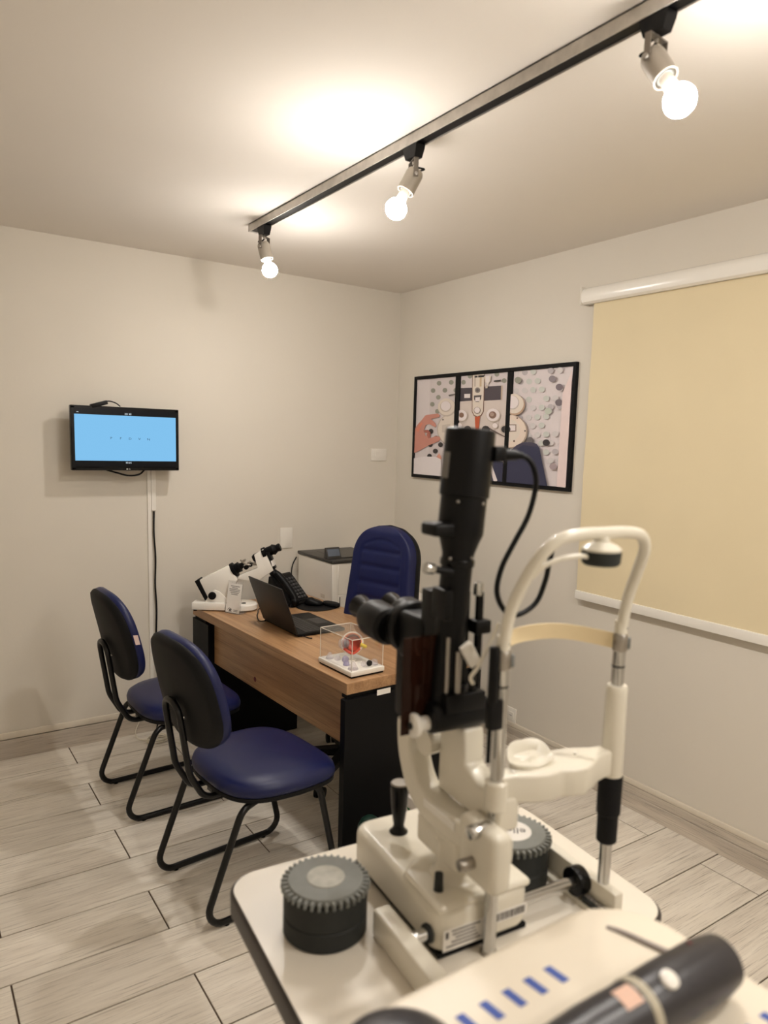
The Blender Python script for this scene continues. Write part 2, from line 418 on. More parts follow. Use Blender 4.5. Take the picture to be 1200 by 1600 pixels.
# television --------------------------------------------------------
tv = thing('television', 'small black wall television showing a pale blue eye chart', 'television', (-1.759, 0, 1.626))
B().box(-.266, .266, -.13, -.095, -.160, .160, .004, 2).build('housing', M_blackgl, tv)
B().box(-.22, .22, -.098, -.07, -.125, .125, .012, 2).build('rear_cover', M_blackpl, tv)
B().box(-.10, .10, -.012, 0, -.10, .10, .003).box(-.03, .03, -.075, -.01, -.05, .05, .003).build('wall_bracket', M_blackpl, tv)
B().box(-.2645, -.245, -.131, -.105, -.155, .155, .002, 1).box(.245, .2645, -.131, -.105, -.155, .155, .002, 1).box(-.2645, .2645, -.131, -.105, .145, .159, .002, 1).box(-.2645, .2645, -.131, -.105, -.159, -.146, .002, 1).build('bezel', M_blackgl, tv)
scr = B().box(-.249, .249, -.1312, -.13, -.140, .148).build('screen', M_screenblk, tv, 0)
B().box(-.249, .249, -.1316, -.1311, -.111, .117).build('lit_field', M_screen, scr, 0)
FM = lambda x, z: frame((x, -.1317, z), (1, 0, 0), (0, 0, 1), (0, -1, 0))
for i, ch in enumerate('PFDVN'): text('chart_letter', ch, .0155, M_txtblue, scr, FM(-.078+.0463*i, .003-.0006*i), .0001, sx=1.25)
text('screen_caption', '20/ 40', .0125, M_txtwhite, scr, FM(.006, .1255), .0001, sx=1.05)
text('screen_caption', '83.6%', .0115, M_txtwhite, scr, FM(.006, -.1205), .0001, sx=1.05)
B().box(-.238, -.229, -.1319, -.1311, .126, .1285).build('screen_caption', M_txtwhite, scr, 0)
bz = text('brand_mark', 'LG', .0085, M_paper, tv, frame((.0085, -.1315, -.1525), (1, 0, 0), (0, 0, 1), (0, -1, 0)), .0001)
B().cyl((-.003, -.1316, -.1525), (-.003, -.131, -.1525), .0035, n=14).build('brand_mark', M_paper, tv)
sp = thing('media_dongle', 'black media box tilted on top of the television with short lead', 'media box', (-1.88, -.112, 1.786))
B().box(-.045, .035, -.02, .02, .0, .02, .003, mtx=Matrix.Rotation(-.30, 4, 'Y') @ Matrix.Translation((0, 0, .001))).build('case', M_blackpl, sp)
B().tube(spline([(.030, 0, .026), (.05, -.0, .026), (.075, 0, .018), (.097, .01, .004)]), .003, 8).build('lead', M_blackpl, sp)
tag(B().tube(spline([(-1.855, -.085, 1.468), (-1.80, -.085, 1.452), (-1.745, -.085, 1.438), (-1.69, -.085, 1.444), (-1.66, -.085, 1.47)]), .0045, 8).build('looped_cable', M_blackpl), 'black cable sagging in a loop under the television', 'cable')
# duct and hanging cable
dt = thing('cable_duct', 'white cable duct running down the wall under the television', 'cable duct', (-1.607, 0, 0))
B().box(.0, .024, -.012, 0, 1.243, 1.50, .001, 1).build('upper_duct', M_white, dt, 20)
B().box(-.020, -.001, -.010, 0, .139, 1.50, .001, 1).build('lower_duct', M_white, dt, 20)
tag(B().tube(spline([(-1.595, -.014, 1.24), (-1.597, -.014, 1.12), (-1.590, -.014, .98), (-1.594, -.014, .84), (-1.588, -.014, .70), (-1.592, -.014, .52), (-1.585, -.02, .35), (-1.582, -.03, .22), (-1.60, -.05, .06), (-1.63, -.09, .006)]), .0045, 8).build('power_cable', M_blackpl), 'black power cable hanging down the wall from the white duct', 'cable')
coil = thing('cable_coil', 'white network cable coiled on the floor behind the far visitor chair', 'cable', (-1.638, -.17, 0))
cp = []
for i in range(100):
    a = 2*PI*i/22; rr = .052+.004*math.sin(i*.7); cp.append((rr*math.cos(a), .8*rr*math.sin(a), .004+.00022*i+.002*math.sin(i)))
B().tube(cp, .003, 6).build('loops', M_cablew, coil)
B().tube(spline([cp[0], (-.07, .05, .004), (-.09, .10, .03), (-.06, .13, .08), (-.02, .15, .14)]), .0028, 6).build('tail', M_cablew, coil)
B().tube(spline([(.05, -.05, .02), (.09, -.10, .004), (.12, -.14, .004), (.13, -.2, .004)]), .0028, 6).build('tail', M_cablew, coil)
B().tube([(.0, .036, .004), (.0, .036, .034), (.0, .05, .036), (0, .052, .004)], .0022, 6).build('tie', M_blackpl, coil)

# framed prints -----------------------------------------------------
COLS = {}
def pm(rgb):
    if rgb not in COLS: COLS[rgb] = mat('print_%d_%d_%d' % rgb, rgb, .45, var=.03, vscale=30)
    return COLS[rgb]
def inv_bilin(q, p):
    (ax, ay), (bx, by), (cx, cy), (dx, dy) = q   # TL TR BR BL
    s_, t_ = .5, .5
    for _ in range(12):
        x = (1-s_)*(1-t_)*ax+s_*(1-t_)*bx+s_*t_*cx+(1-s_)*t_*dx; y = (1-s_)*(1-t_)*ay+s_*(1-t_)*by+s_*t_*cy+(1-s_)*t_*dy
        xs = (1-t_)*(bx-ax)+t_*(cx-dx); ys = (1-t_)*(by-ay)+t_*(cy-dy); xt = (1-s_)*(dx-ax)+s_*(cx-bx); yt = (1-s_)*(dy-ay)+s_*(cy-by)
        D = xs*yt-xt*ys; ex, ey = p[0]-x, p[1]-y
        s_ += (ex*yt-ey*xt)/D; t_ += (xs*ey-ys*ex)/D
    return s_, t_
def clip(poly):
    def half(pts, ax, lim, sg):
        out = []
        for i in range(len(pts)):
            a, b = pts[i], pts[(i+1) % len(pts)]; ia, ib = sg*(a[ax]-lim) <= 0, sg*(b[ax]-lim) <= 0
            if ia: out.append(a)
            if ia != ib:
                f = (lim-a[ax])/(b[ax]-a[ax]); out.append((a[0]+(b[0]-a[0])*f, a[1]+(b[1]-a[1])*f))
        return out
    for ax, lim, sg in ((0, 0, -1), (0, 1, 1), (1, 0, -1), (1, 1, 1)):
        if len(poly) < 3: return []
        poly = half(poly, ax, lim, sg)
    return poly
def picture(label, ya, yb, quad, bg, shapes):
    """hung on the wall x=0; local x runs along -y (left to right as seen), z up, local -y... out"""
    yc = (ya+yb)/2; w_, h_ = abs(ya-yb), .628
    t = thing('framed_print', label, 'picture', (0, yc, 1.748), -PI/2, 'framed prints on the blind wall')
    # local frame after rz=-90: +x local -> -y world, -y local -> -x world (out of the wall)
    fb = .020
    fr = B()
    fr.box(-w_/2, w_/2, -.022, 0, h_/2-fb, h_/2, .0015, 1).box(-w_/2, w_/2, -.022, 0, -h_/2, -h_/2+fb, .0015, 1)
    fr.box(-w_/2, -w_/2+fb, -.022, 0, -h_/2+fb, h_/2-fb, .0015, 1).box(w_/2-fb, w_/2, -.022, 0, -h_/2+fb, h_/2-fb, .0015, 1)
    fr.build('frame', M_blackmat, t, 25)
    iw, ih = w_-2*fb, h_-2*fb
    me = bpy.data.meshes.new('print'); vs, fs, mi, ms = [], [], [], []
    def addpoly(st, rgb, lay):
        st = clip(st)
        if len(st) < 3: return
        m = pm(rgb)
        if m not in ms: ms.append(m)
        b0 = len(vs)
        for s_, t_ in st: vs.append(((s_-.5)*iw, -.012-.00025*lay, (.5-t_)*ih))
        fs.append(list(range(b0, b0+len(st)))); mi.append(ms.index(m))
    addpoly([(0, 0), (1, 0), (1, 1), (0, 1)], bg, 0)
    for lay, (kind, data, rgb) in enumerate(shapes, 1):
        if kind == 'c':
            x, y, r = data
            pts = [(x+r*math.cos(2*PI*i/22)*.97, y+r*math.sin(2*PI*i/22)) for i in range(22)]
        else: pts = data
        addpoly([inv_bilin(quad, p) for p in pts], rgb, lay)
    me.from_pydata(vs, [], fs); me.polygons.foreach_set('material_index', mi)
    for m in ms: me.materials.append(m)
    link('print', me, t)
    return t
CR, CR2, GRN, DK, NV, LT = (226, 214, 202), (198, 184, 172), (150, 150, 138), (52, 48, 50), (48, 50, 78), (232, 222, 222)
BG = (214, 204, 205)
sh = [('p', [(60, 150), (155, 150), (150, 700), (48, 700)], (222, 213, 214))]
for x, y in ((218, 182), (298, 176), (178, 232), (258, 230), (215, 278), (174, 326), (210, 374), (330, 230)): sh.append(('c', (x, y, 16), GRN))
for x, y in ((168, 512), (165, 605), (235, 605), (200, 650), (160, 685), (205, 560)): sh.append(('c', (x, y, 17), DK))
sh += [('c', (318, 500), CR)] and [('c', (325, 500, 118), CR2), ('c', (327, 500, 113), CR), ('p', [(245, 470), (300, 460), (300, 520), (245, 520)], (206, 194, 184)),
      ('c', (275, 348, 62), CR2), ('c', (272, 343, 58), CR), ('c', (268, 342, 38), CR2), ('c', (268, 338, 33), LT), ('p', [(285, 262), (330, 252), (330, 262), (290, 272)], (120, 112, 110)), ('c', (252, 432, 5), DK)]
SK, SKD = (205, 142, 128), (176, 108, 95)
sh += [('p', [(48, 665), (58, 490), (78, 462), (100, 440), (128, 405), (140, 399), (215, 390), (232, 400), (226, 414), (170, 428), (200, 455), (207, 472), (200, 486), (160, 462), (136, 468), (122, 500), (130, 540), (165, 560), (205, 546), (232, 550), (237, 566), (225, 582), (150, 612), (95, 645)], SK),
       ('p', [(118, 505), (150, 502), (168, 520), (168, 556), (155, 562), (140, 540), (146, 524), (122, 520)], SKD), ('p', [(62, 500), (100, 452), (112, 455), (80, 520)], (222, 138, 116)),
       ('p', [(48, 700), (120, 688), (205, 690), (240, 705), (250, 830), (40, 830)], (236, 228, 230)), ('p', [(212, 690), (230, 665), (245, 690), (245, 710)], (224, 160, 140))]
picture('framed print of a hand reaching for an eye-testing device, nearest the corner', -.205, -.637, ((65, 160), (333, 136), (318, 832), (48, 808)), BG, sh)
sh = []
for x, y in ((400, 172), (625, 115), (672, 158), (445, 130)): sh.append(('c', (x, y, 16), GRN))
sh += [('p', [(360, 300), (720, 290), (700, 860), (350, 850)], (216, 203, 196)), ('p', [(378, 212), (465, 208), (468, 296), (376, 305)], (72, 66, 74)), ('p', [(408, 252), (450, 250), (450, 278), (408, 280)], LT),
       ('p', [(545, 200), (655, 192), (655, 288), (542, 297)], (80, 72, 80)), ('p', [(655, 192), (665, 191), (664, 288), (655, 289)], (196, 178, 160)),
       ('p', [(462, 120), (548, 112), (546, 370), (530, 402), (503, 412), (478, 402), (464, 372)], (120, 84, 66)), ('p', [(466, 120), (544, 112), (541, 368), (526, 396), (503, 405), (482, 396), (469, 370)], CR),
       ('p', [(478, 125), (488, 124), (488, 200), (478, 200)], CR2), ('p', [(515, 122), (528, 121), (528, 200), (515, 200)], (205, 180, 150)), ('p', [(480, 128), (500, 126), (500, 138), (480, 140)], DK), ('p', [(505, 125), (548, 121), (548, 133), (505, 138)], DK),
       ('c', (502, 225, 19), (140, 130, 126)), ('c', (502, 225, 10), (96, 90, 92)), ('p', [(478, 262), (530, 258), (526, 285), (512, 305), (492, 306), (480, 288)], (92, 84, 84)), ('p', [(488, 275), (520, 272), (520, 300), (488, 302)], LT), ('c', (503, 364, 24), (140, 124, 116)), ('c', (503, 362, 20), LT),
       ('p', [(488, 408), (524, 404), (514, 505), (494, 505)], (196, 92, 58)), ('c', (398, 403, 42), CR2), ('c', (396, 400, 38), LT), ('c', (395, 398, 18), (136, 104, 88)),
       ('c', (612, 396, 48), CR2), ('c', (610, 393, 44), LT), ('c', (608, 394, 25), (134, 104, 90)), ('c', (604, 390, 14), (176, 150, 138)), ('c', (386, 470, 20), CR2), ('c', (386, 470, 16), LT), ('c', (625, 468, 21), CR2), ('c', (625, 467, 17), LT),
       ('p', [(585, 480), (620, 500), (690, 540), (690, 548), (615, 510), (582, 488)], (120, 104, 98)), ('c', (442, 497, 26), DK), ('c', (566, 497, 28), DK), ('c', (690, 492, 32), (196, 182, 172)), ('c', (690, 492, 24), DK),
       ('p', [(560, 30+182), (575, 210), (575, 190), (560, 190)], CR2), ('p', [(550, 130), (595, 126), (592, 160), (575, 185), (556, 168)], CR), ('p', [(560, 128), (584, 126), (584, 165), (572, 178), (562, 165)], LT), ('p', [(615, 158), (660, 152), (660, 162), (615, 168)], DK),
       ('p', [(560, 640), (620, 700), (690, 720), (690, 870), (440, 860), (470, 700)], NV), ('p', [(595, 745), (612, 742), (650, 850), (630, 870)], LT)]
picture('framed print of the middle of an eye-testing device, hung between two others', -.637, -1.077, ((382, 130), (700, 98), (680, 858), (366, 835)), BG, sh)
sh = []
for i in range(7):
    for j in range(11):
        x, y = 770+i*58+(j % 2)*29, 100+j*62-i*4
        if x > 1075: continue
        nz = random.random(); g = (202, 204, 199) if 830 < x < 1000 else (188, 180, 183)
        if nz < .7: sh.append(('c', (x, y, 20), (212, 206, 206) if nz < .3 else g))
for x, y, c in ((790, 150, GRN), (1015, 140, (140, 130, 136)), (1058, 196, (120, 108, 116)), (1055, 302, (112, 102, 108)), (990, 360, (190, 196, 184)), (978, 580, DK), (875, 565, (110, 104, 106)), (1020, 745, (168, 152, 156))): sh.append(('c', (x, y, 23), c))
sh += [('p', [(1078, 240), (1150, 40), (1110, 900), (1040, 900)], (232, 212, 210)), ('c', (745, 505, 118), (176, 156, 140)), ('c', (742, 503, 112), (232, 214, 200)), ('c', (735, 498, 78), CR), ('p', [(720, 455), (785, 455), (785, 505), (720, 510)], (150, 132, 122)), ('p', [(720, 462), (778, 462), (778, 498), (720, 502)], LT),
       ('c', (772, 320, 72), (190, 160, 136)), ('c', (768, 312, 68), CR), ('c', (758, 305, 48), (196, 184, 178)), ('c', (755, 302, 44), LT), ('c', (725, 490, 22), DK), ('c', (792, 412, 6), (120, 96, 84)), ('c', (772, 572, 7), (110, 84, 72)), ('c', (845, 500, 5), DK),
       ('p', [(748, 640), (790, 600), (830, 580), (885, 578), (922, 590), (940, 620), (960, 740), (990, 900), (715, 900), (720, 700)], NV), ('p', [(748, 640), (790, 600), (830, 580), (885, 578), (922, 590), (925, 610), (830, 600), (760, 660)], (68, 64, 84))]
picture('framed print with a navy chair back and dotted screen, beside the roller blind', -1.077, -1.536, ((752, 90), (1138, 52), (1092, 892), (722, 862)), (222, 212, 213), sh)

# roller blind --------------------------------------------------------
bl = thing('roller_blind', 'beige roller blind lowered over the window under a white cassette', 'roller blind', (0, -2.6, .92))
prof = [(0, 1.405), (-.012, 1.398), (-.05, 1.396), (-.062, 1.404), (-.067, 1.42), (-.067, 1.445), (-.062, 1.458), (-.05, 1.468), (-.03, 1.474), (0, 1.474)]
B().loft([[Vector((x, yy, z)) for x, z in prof] for yy in (1.02, -1.02)]).build('cassette', M_whitegl, bl, 30)
for yy in (1.021, -1.021): B().box(-.069, 0, yy-.003, yy+.003, 1.394, 1.476, .002, 1).build('end_cap', M_white, bl)
fab = []
for i in range(25):
    z = 1.40-(1.40-.035)*i/24
    fab.append([Vector((-.030+.0012*math.sin(i*.9+yy*5)+.0012*math.sin(yy*14+i*.25), yy, z)) for yy in [.97-1.94*j/40 for j in range(41)]])
fb = B(); fb.loft(fab, False, False, False); fb.build('fabric', M_blind, bl, 60)
B().box(-.038, -.022, -.972, .972, 0, .042, .003, 2).build('bottom_rail', M_whitegl, bl)

# ================================================================== DESK AND WHAT STANDS ON IT
RZ = math.radians(2.86)
desk = thing('desk', 'wood-topped desk with black end panels and wooden modesty panel', 'desk', (-1.072, -.948, 0), RZ)
# plank grain runs along local y -> build tops rotated so grain (object x) follows the length
top = B().box(-.753, .753, -.343, .343, .695, .74, .0015, 1).build('desktop', M_desk, desk, 25, rot=(0, 0, PI/2))
B().box(-.55, .753-.045, -.009, .009, .47, .695, .001, 1).build('modesty_panel', M_desk, desk, 25, loc=(-.302, 0, 0), rot=(0, 0, -PI/2))
B().box(-.357, .350, -.765, -.732, 0, .679, .0015, 1).build('end_panel', M_black, desk, 25)
B().box(-.340, .340, -.750, -.715, .679, .695).build('spacer', M_black, desk, 0)
B().box(-.345, .19, .545, .753, 0, .68, .0015, 1).build('end_panel', M_black, desk, 25)
B().box(-.335, .335, .60, .74, .68, .695).build('spacer', M_black, desk, 0)
B().box(-.255, -.19, -.0008, 0, -.016, .006).build('inventory_sticker', M_paper, desk, 0, loc=(.045, -.7655, .688))
B().cyl((-.312, .075, .517), (-.311, .075, .517), .012, n=16).build('knot', M_maroon, desk)

# lensmeter, seen side-on
LM = thing('lensmeter', 'white tilted lensmeter with black eyepiece at the far end of the desk', 'optical instrument', (-1.331, -.353, .742), -math.radians(34.7))
SC = .003424
def lp(u, v): return ((u-350)*SC, (951-v)*SC)
XZ = lambda y: Matrix(((1, 0, 0, 0), (0, 0, -1, y), (0, 1, 0, 0), (0, 0, 0, 1)))   # XY poly -> XZ plane, extruded along -y
def side(name, px, half, m, bev=.004, y=0, parent=LM):
    return B().prism([lp(*p) for p in px], -half, half, XZ(y), bev).build(name, m, parent, 30)
b = B().box(-.157, .02, -.062, .062, .004, .042, .004, 2)
b.lathe([(.083, .004), (.088, .008), (.088, .030), (.082, .037), (.0, .040)], 36, Matrix.Translation((.085, 0, 0)) @ Matrix.Diagonal((1.05, .9, 1, 1)))
b.build('base', M_whitegl, LM)
for fx, fy in ((-.14, -.05), (-.14, .05), (.09, -.05), (.09, .05)): B().cyl((fx, fy, -.002), (fx, fy, .005), .01, n=12).build('rubber_foot', M_black, LM)
B().cyl((.11, -.025, .0385), (.11, -.025, .0405), .012, n=16).build('switch', M_black, LM)
side('mount', [(322, 941), (331, 925), (338, 919), (346, 922), (364, 940)], .040, M_whitegl, .003)
k = B().cyl(lp(335, 928)[0:1]+(-.055,)+lp(335, 928)[1:2], lp(335, 928)[0:1]+(-.040,)+lp(335, 928)[1:2], .0205, n=24, bev=.003); k.build('tilt_knob', M_blackpl, LM)
side('body', [(314, 905), (359, 881), (373, 903), (358, 929), (328, 934)], .036, M_whitegl, .006)
side('end_cap', [(307, 907), (313, 903), (328, 932), (323, 937)], .037, M_blackpl, .003)
def ax(u0, v0, u1, v1, prof, name, m, y=0, n=20):
    a, c = lp(u0, v0), lp(u1, v1); B().axis((a[0], y, a[1]), (c[0], y, c[1]), prof, n).build(name, m, LM)
ax(364, 890, 379, 881, [(.040, 0), (.040, .25), (.026, .3), (.028, .7), (.018, .75), (.014, 1)], 'lens_rest', M_blackpl)
side('arm', [(372, 902), (375, 896.5), (403, 884), (397.5, 863.5), (412, 854), (429, 886), (403, 905), (392, 905)], .024, M_whitegl, .004)
ax(410, 862, 437, 851, [(.030, 0), (.030, .18), (.024, .2), (.026, .55), (.030, .6), (.022, .75), (.019, .78), (.022, .95), (.018, 1)], 'eyepiece', M_blackpl)
ax(405, 866, 395, 871, [(.022, 0), (.022, .7), (.016, 1)], 'objective_cap', M_blackpl)
side('dark_strip', [(416, 860), (421, 858), (430.5, 884), (428, 887)], .026, M_blackpl, .002)
side('label_plate', [(423.5, 872), (426.5, 871), (429.2, 879.5), (426, 881)], .0265, M_paper, 0)
for (u, v, r_) in ((378, 880, .010), (385, 884, .012), (392, 880, .010), (398, 878, .009), (389, 877, .007), (381, 874, .006)):
    a = lp(u, v); B().cyl((a[0], -.018, a[1]), (a[0], .02, a[1]), r_, n=12, bev=.001).build('lens_clamp', M_steel if r_ < .0095 else M_blackpl, LM)
B().tube(spline([lp(376, 873)[0:1]+(-.01,)+lp(376, 873)[1:2], lp(386, 879)[0:1]+(-.02,)+lp(386, 879)[1:2], lp(403, 880)[0:1]+(0,)+lp(403, 880)[1:2]]), .004, 8).build('lens_bar', M_steel, LM)

# card holder
ch = thing('card_holder', 'clear acrylic stand with a printed white card in front of the lensmeter', 'card stand', (-1.333, -.473, .74), math.atan2(-.086, .042))
tl = Matrix.Rotation(-.17, 4, 'X')
B().box(-.050, .050, -.002, .002, 0, .170, .0005, 1, tl).box(-.050, .050, 0, .055, 0, .003, .0005, 1).build('acrylic', clear('sign_acrylic', (.97, .97, .97), .1, (235, 230, 225), .12), ch, 20)
B().box(-.046, .046, -.0032, -.0022, .006, .158, mtx=tl).build('card', M_paper, ch, 0)
pc = B()
for i, (x0, x1) in enumerate(((-.028, .032), (-.018, .020), (-.036, .036), (-.034, .036), (-.026, .030), (-.020, .024))):
    pc.box(x0, x1, -.0035, -.0031, .142-.0085*i, .1455-.0085*i, mtx=tl)
pc.box(.006, .036, -.0035, -.0031, .020, .0225, mtx=tl).box(.004, .034, -.0035, -.0031, .013, .0155, mtx=tl)
pc.build('printed_lines', M_print, ch, 0)
eye = B()
for a in range(10):
    t0, t1 = PI*a/10, PI*(a+1)/10
    eye.poly([tl @ Vector((-.018+r_*math.cos(t_), -.0036, .017+r_*.8*math.sin(t_))) for r_, t_ in ((.012, t0), (.015, t0), (.015, t1), (.012, t1))])
for i in range(14): pass
eye.cyl(tl @ Vector((-.016, -.0036, .018)), tl @ Vector((-.016, -.0031, .018)), .006, n=14)
eye.box(-.028, -.004, -.0036, -.0031, .010, .012, mtx=tl)
eye.build('eye_logo', M_printdk, ch, 0)

# laptop
lt = thing('laptop', 'dark open laptop with its lid towards the visitor chairs', 'laptop', (-1.245, -.866, .742), math.radians(.8))
B().box(0, .252, -.182, .182, 0, .014, .003, 2).build('base', M_blackpl, lt)
ky = B()
for r_ in range(5):
    n_ = 14
    for c_ in range(n_):
        if r_ == 4 and 3 < c_ < 9: continue
        yy = -.165+c_*.0238
        ky.box(.055+r_*.0195-.0085, .055+r_*.0195+.0085, yy-.0103+.006, yy+.0103+.006, .014, .0162)
ky.box(.055+4*.0195-.0085, .055+4*.0195+.0085, -.165+4*.0238-.004, -.165+8*.0238+.016, .014, .0162)
ky.build('keyboard', mat('key_black', (34, 33, 34), .45), lt, 0)
B().box(.170, .240, -.055, .055, .0139, .0144).build('touchpad', mat('pad_black', (44, 43, 44), .4), lt, 0)
tilt = Matrix.Translation((0, 0, .012)) @ Matrix.Rotation(-.355, 4, 'Y')
lid = B().box(-.007, .0, -.182, .182, .0, .238, .002, 2, tilt).build('lid', mat('laptop_lid', (34, 31, 30), .45, var=.06, spec=.3), lt)
B().box(0, .0008, -.172, .172, .014, .230, mtx=tilt).build('display', M_screenblk, lid, 0)
B().cyl((0, -.15, .012), (0, .15, .012), .007, n=12).build('hinge', M_blackpl, lt)
tag(B().tube(spline([(-1.235, -1.02, .750), (-1.215, -1.09, .746), (-1.20, -1.105, .745)]), .003, 6).build('usb_plug', M_blackpl), 'short black plug sticking out of the near side of the laptop', 'plug')
tag(B().tube(spline([(-1.255, -.72, .75), (-1.28, -.70, .745), (-1.25, -.60, .745), (-1.21, -.52, .745), (-1.18, -.46, .745), (-1.14, -.44, .745)]), .003, 6).build('laptop_lead', M_blackpl), 'thin dark lead between the laptop and the lensmeter base', 'cable')

# telephone
ph = thing('telephone', 'black desk telephone with tilted keypad behind the laptop', 'telephone', (-.965, -.385, .7405), math.radians(-62))
B().prism([(.085, 0), (.085, .014), (-.055, .160), (-.078, .156), (-.085, .10), (-.07, 0)], -.085, .085, XZ(0), .004).build('body', M_blackpl, ph, 30)
tp = Matrix.Translation((.085, 0, .014)) @ Matrix.Rotation(math.atan2(.146, .140), 4, 'Y')
pk = B()
for r_ in range(7):
    for c_ in range(4):
        pk.box(-.040-.021*r_, -.026-.021*r_, -.030+c_*.026, -.012+c_*.026, .004, .010, .001, 1, tp)
pk.build('keys', mat('phone_keys', (58, 58, 60), .45), ph, 25)
B().box(-.19, -.012, -.036, .080, -.002, .005, .002, 2, tp).build('keypad_panel', M_blackmat, ph)
hs = [tp @ Vector(p) for p in ((-.215, -.062, .006), (-.20, -.062, .018), (-.17, -.062, .026), (-.105, -.062, .030), (-.04, -.062, .026), (-.014, -.062, .018), (.0, -.062, .008))]
B().tube(spline(hs, 5), .020, 14, flat=.8).sphere(hs[0], .024, 16, 10).sphere(hs[-1]+Vector((-.006, 0, .012)), .024, 16, 10).build('handset', M_blackpl, ph)
crd = [(-.02+.0028*i, -.098+.008*math.cos(i*.9), .013+.008*math.sin(i*.9)) for i in range(40)]
B().tube(crd, .0022, 5).build('curly_cord', M_blackpl, ph)

# mouse pad and mouse
mp = B(); mp.prism([(x, y*.8) for x, y in sup(.115, .13, 2.4, 40)], 0, .004, None, .001, 1)
tag(mp.build('mouse_pad', M_blackmat, None, 30, loc=(-.865, -.535, .7405), rot=(0, 0, .3)), 'thin black mouse pad lying between the laptop and telephone', 'mouse pad')
tag(B().prism([(x, y) for x, y in sup(.03, .06, 2.2, 30)], 0, .02, None, .007, 3).build('wrist_rest', M_blackmat, None, 60, loc=(-.795, -.565, .7447), rot=(0, 0, .25)), 'padded black wrist rest lying on the mouse pad', 'wrist rest')
ms = thing('computer_mouse', 'black computer mouse lying on the black pad', 'mouse', (-.872, -.505, .7447), .9)
prof = [(.85, 0), (1.0, .006), (1.0, .014), (.88, .026), (.6, .034), (.25, .037)]
B().loft([[Vector((x*s_, y*s_, z*(1+.2*y/.05))) for x, y in sup(.031, .052, 2.3, 32)] for s_, z in prof]).build('shell', M_blackpl, ms, 60)
B().cyl((-.004, .03, .033), (.004, .03, .033), .008, n=14).build('scroll_wheel', M_dgrey, ms)

# display case with eye model ------------------------------------------
dc = thing('display_case', 'clear acrylic display box on a white base at the near desk corner', 'display case', (-1.262, -1.553, .741), RZ)
cw, cl, hh = .080, .122, .150
B().box(-cw, cw, -cl, cl, .006, .026, .003, 2).build('base', M_whitegl, dc)
B().box(-cw+.004, cw-.004, -cl+.004, cl-.004, 0, .006).build('foot_pad', M_black, dc, 0)
iw, il = cw-.006, cl-.006
T_ = .0015
B().box(-iw, iw, -il, -il+T_, .026, hh).build('pane', M_acrylic, dc, 0)
B().box(-iw, iw, il-T_, il, .026, hh).build('pane', M_acrylic, dc, 0)
B().box(-iw, -iw+T_, -il+T_, il-T_, .026, hh).build('pane', M_acrylic, dc, 0)
B().box(iw-T_, iw, -il+T_, il-T_, .026, hh).build('pane', M_acrylic, dc, 0)
B().box(-iw, iw, -il, il, hh+.0002, hh+.0002+T_).build('top_pane', M_acrylic, dc, 0)
e_ = .0011
eb = B()
for sx in (-1, 1):
    for sy in (-1, 1): eb.box(sx*iw-e_, sx*iw+e_, sy*il-e_, sy*il+e_, .026, hh+.002)
    eb.box(sx*iw-e_, sx*iw+e_, -il, il, hh-.0003, hh+.0022)
for sy in (-1, 1): eb.box(-iw, iw, sy*il-e_, sy*il+e_, hh-.0003, hh+.0022)
eb.build('glued_edges', M_acredge, dc, 0)
Rz = Matrix.Rotation(RZ, 4, 'Z')
def incase(x, y, z): return tuple(Vector((-1.262, -1.553, .741)) + Rz.to_3x3() @ Vector((x, y, z)))
em = thing('eye_model', 'cutaway red eyeball model standing inside the acrylic box', 'anatomical model', incase(.012, .012, .026), RZ)
# local: cut face towards the camera (-x,-y); optic axis along +-(x)
R_ = .047
ce = Vector((0, 0, .072))
nrm = Vector((-.72, -.58, .38)).normalized(); axd = Vector((.80, -.52, .05)); axd = (axd-nrm*axd.dot(nrm)).normalized(); upd = nrm.cross(axd)
EM = frame(ce, axd, upd, nrm)
B().lathe([(R_*math.sin(PI*i/24), -R_*math.cos(PI*i/24)) for i in range(13)]+[(R_*.86, 0.0002)], 36, EM, True, False).build('sclera', M_eyewhite, em)
B().lathe([(R_*.80*math.cos(PI*i/20), -R_*.80*math.sin(PI*i/20)+.0003) for i in range(11)], 36, EM, False, False).build('retina', M_red, em)
B().lathe([(R_*.79, 0.0006), (R_*.87, .0006), (R_*.87, -.003), (R_*.79, -.003)], 36, EM, False, False).build('cut_rim', M_orange, em)
B().lathe([(R_*.74, -.012), (R_*.62, -.022), (R_*.64, -.024), (R_*.76, -.013)], 36, EM @ Matrix.Diagonal((1, 1, 1, 1)), False, False).build('choroid', M_maroon, em)
B().sphere(ce-axd*.027+nrm*.006, .018, 20, 12).build('crystalline_lens', M_lens, em)
B().sphere(ce-axd*.036, .022, 20, 12).build('cornea', M_lens, em)
B().lathe([(.013, -.002), (.021, .0), (.021, .003), (.013, .002)], 28, frame(ce-axd*.022, upd, nrm, axd)).build('iris', M_maroon, em)
B().axis(ce+axd*.036-upd*.010, ce+axd*.060-upd*.022, [(.008, 0), (.0075, .8), (.005, 1)], 14).build('optic_nerve', M_yellow, em)
for dx, sg in ((.006, 1),):
    B().tube(spline([ce-axd*.035-upd*.020, ce-upd*.043, ce+axd*.032-upd*.026]), .006, 10, flat=.6).build('lower_muscle', M_red, em)
B().cyl((0, 0, 0), (0, 0, .034), .0035, n=10).cyl((0, 0, 0), (0, 0, .004), .016, n=20).build('stand', M_whitegl, em)
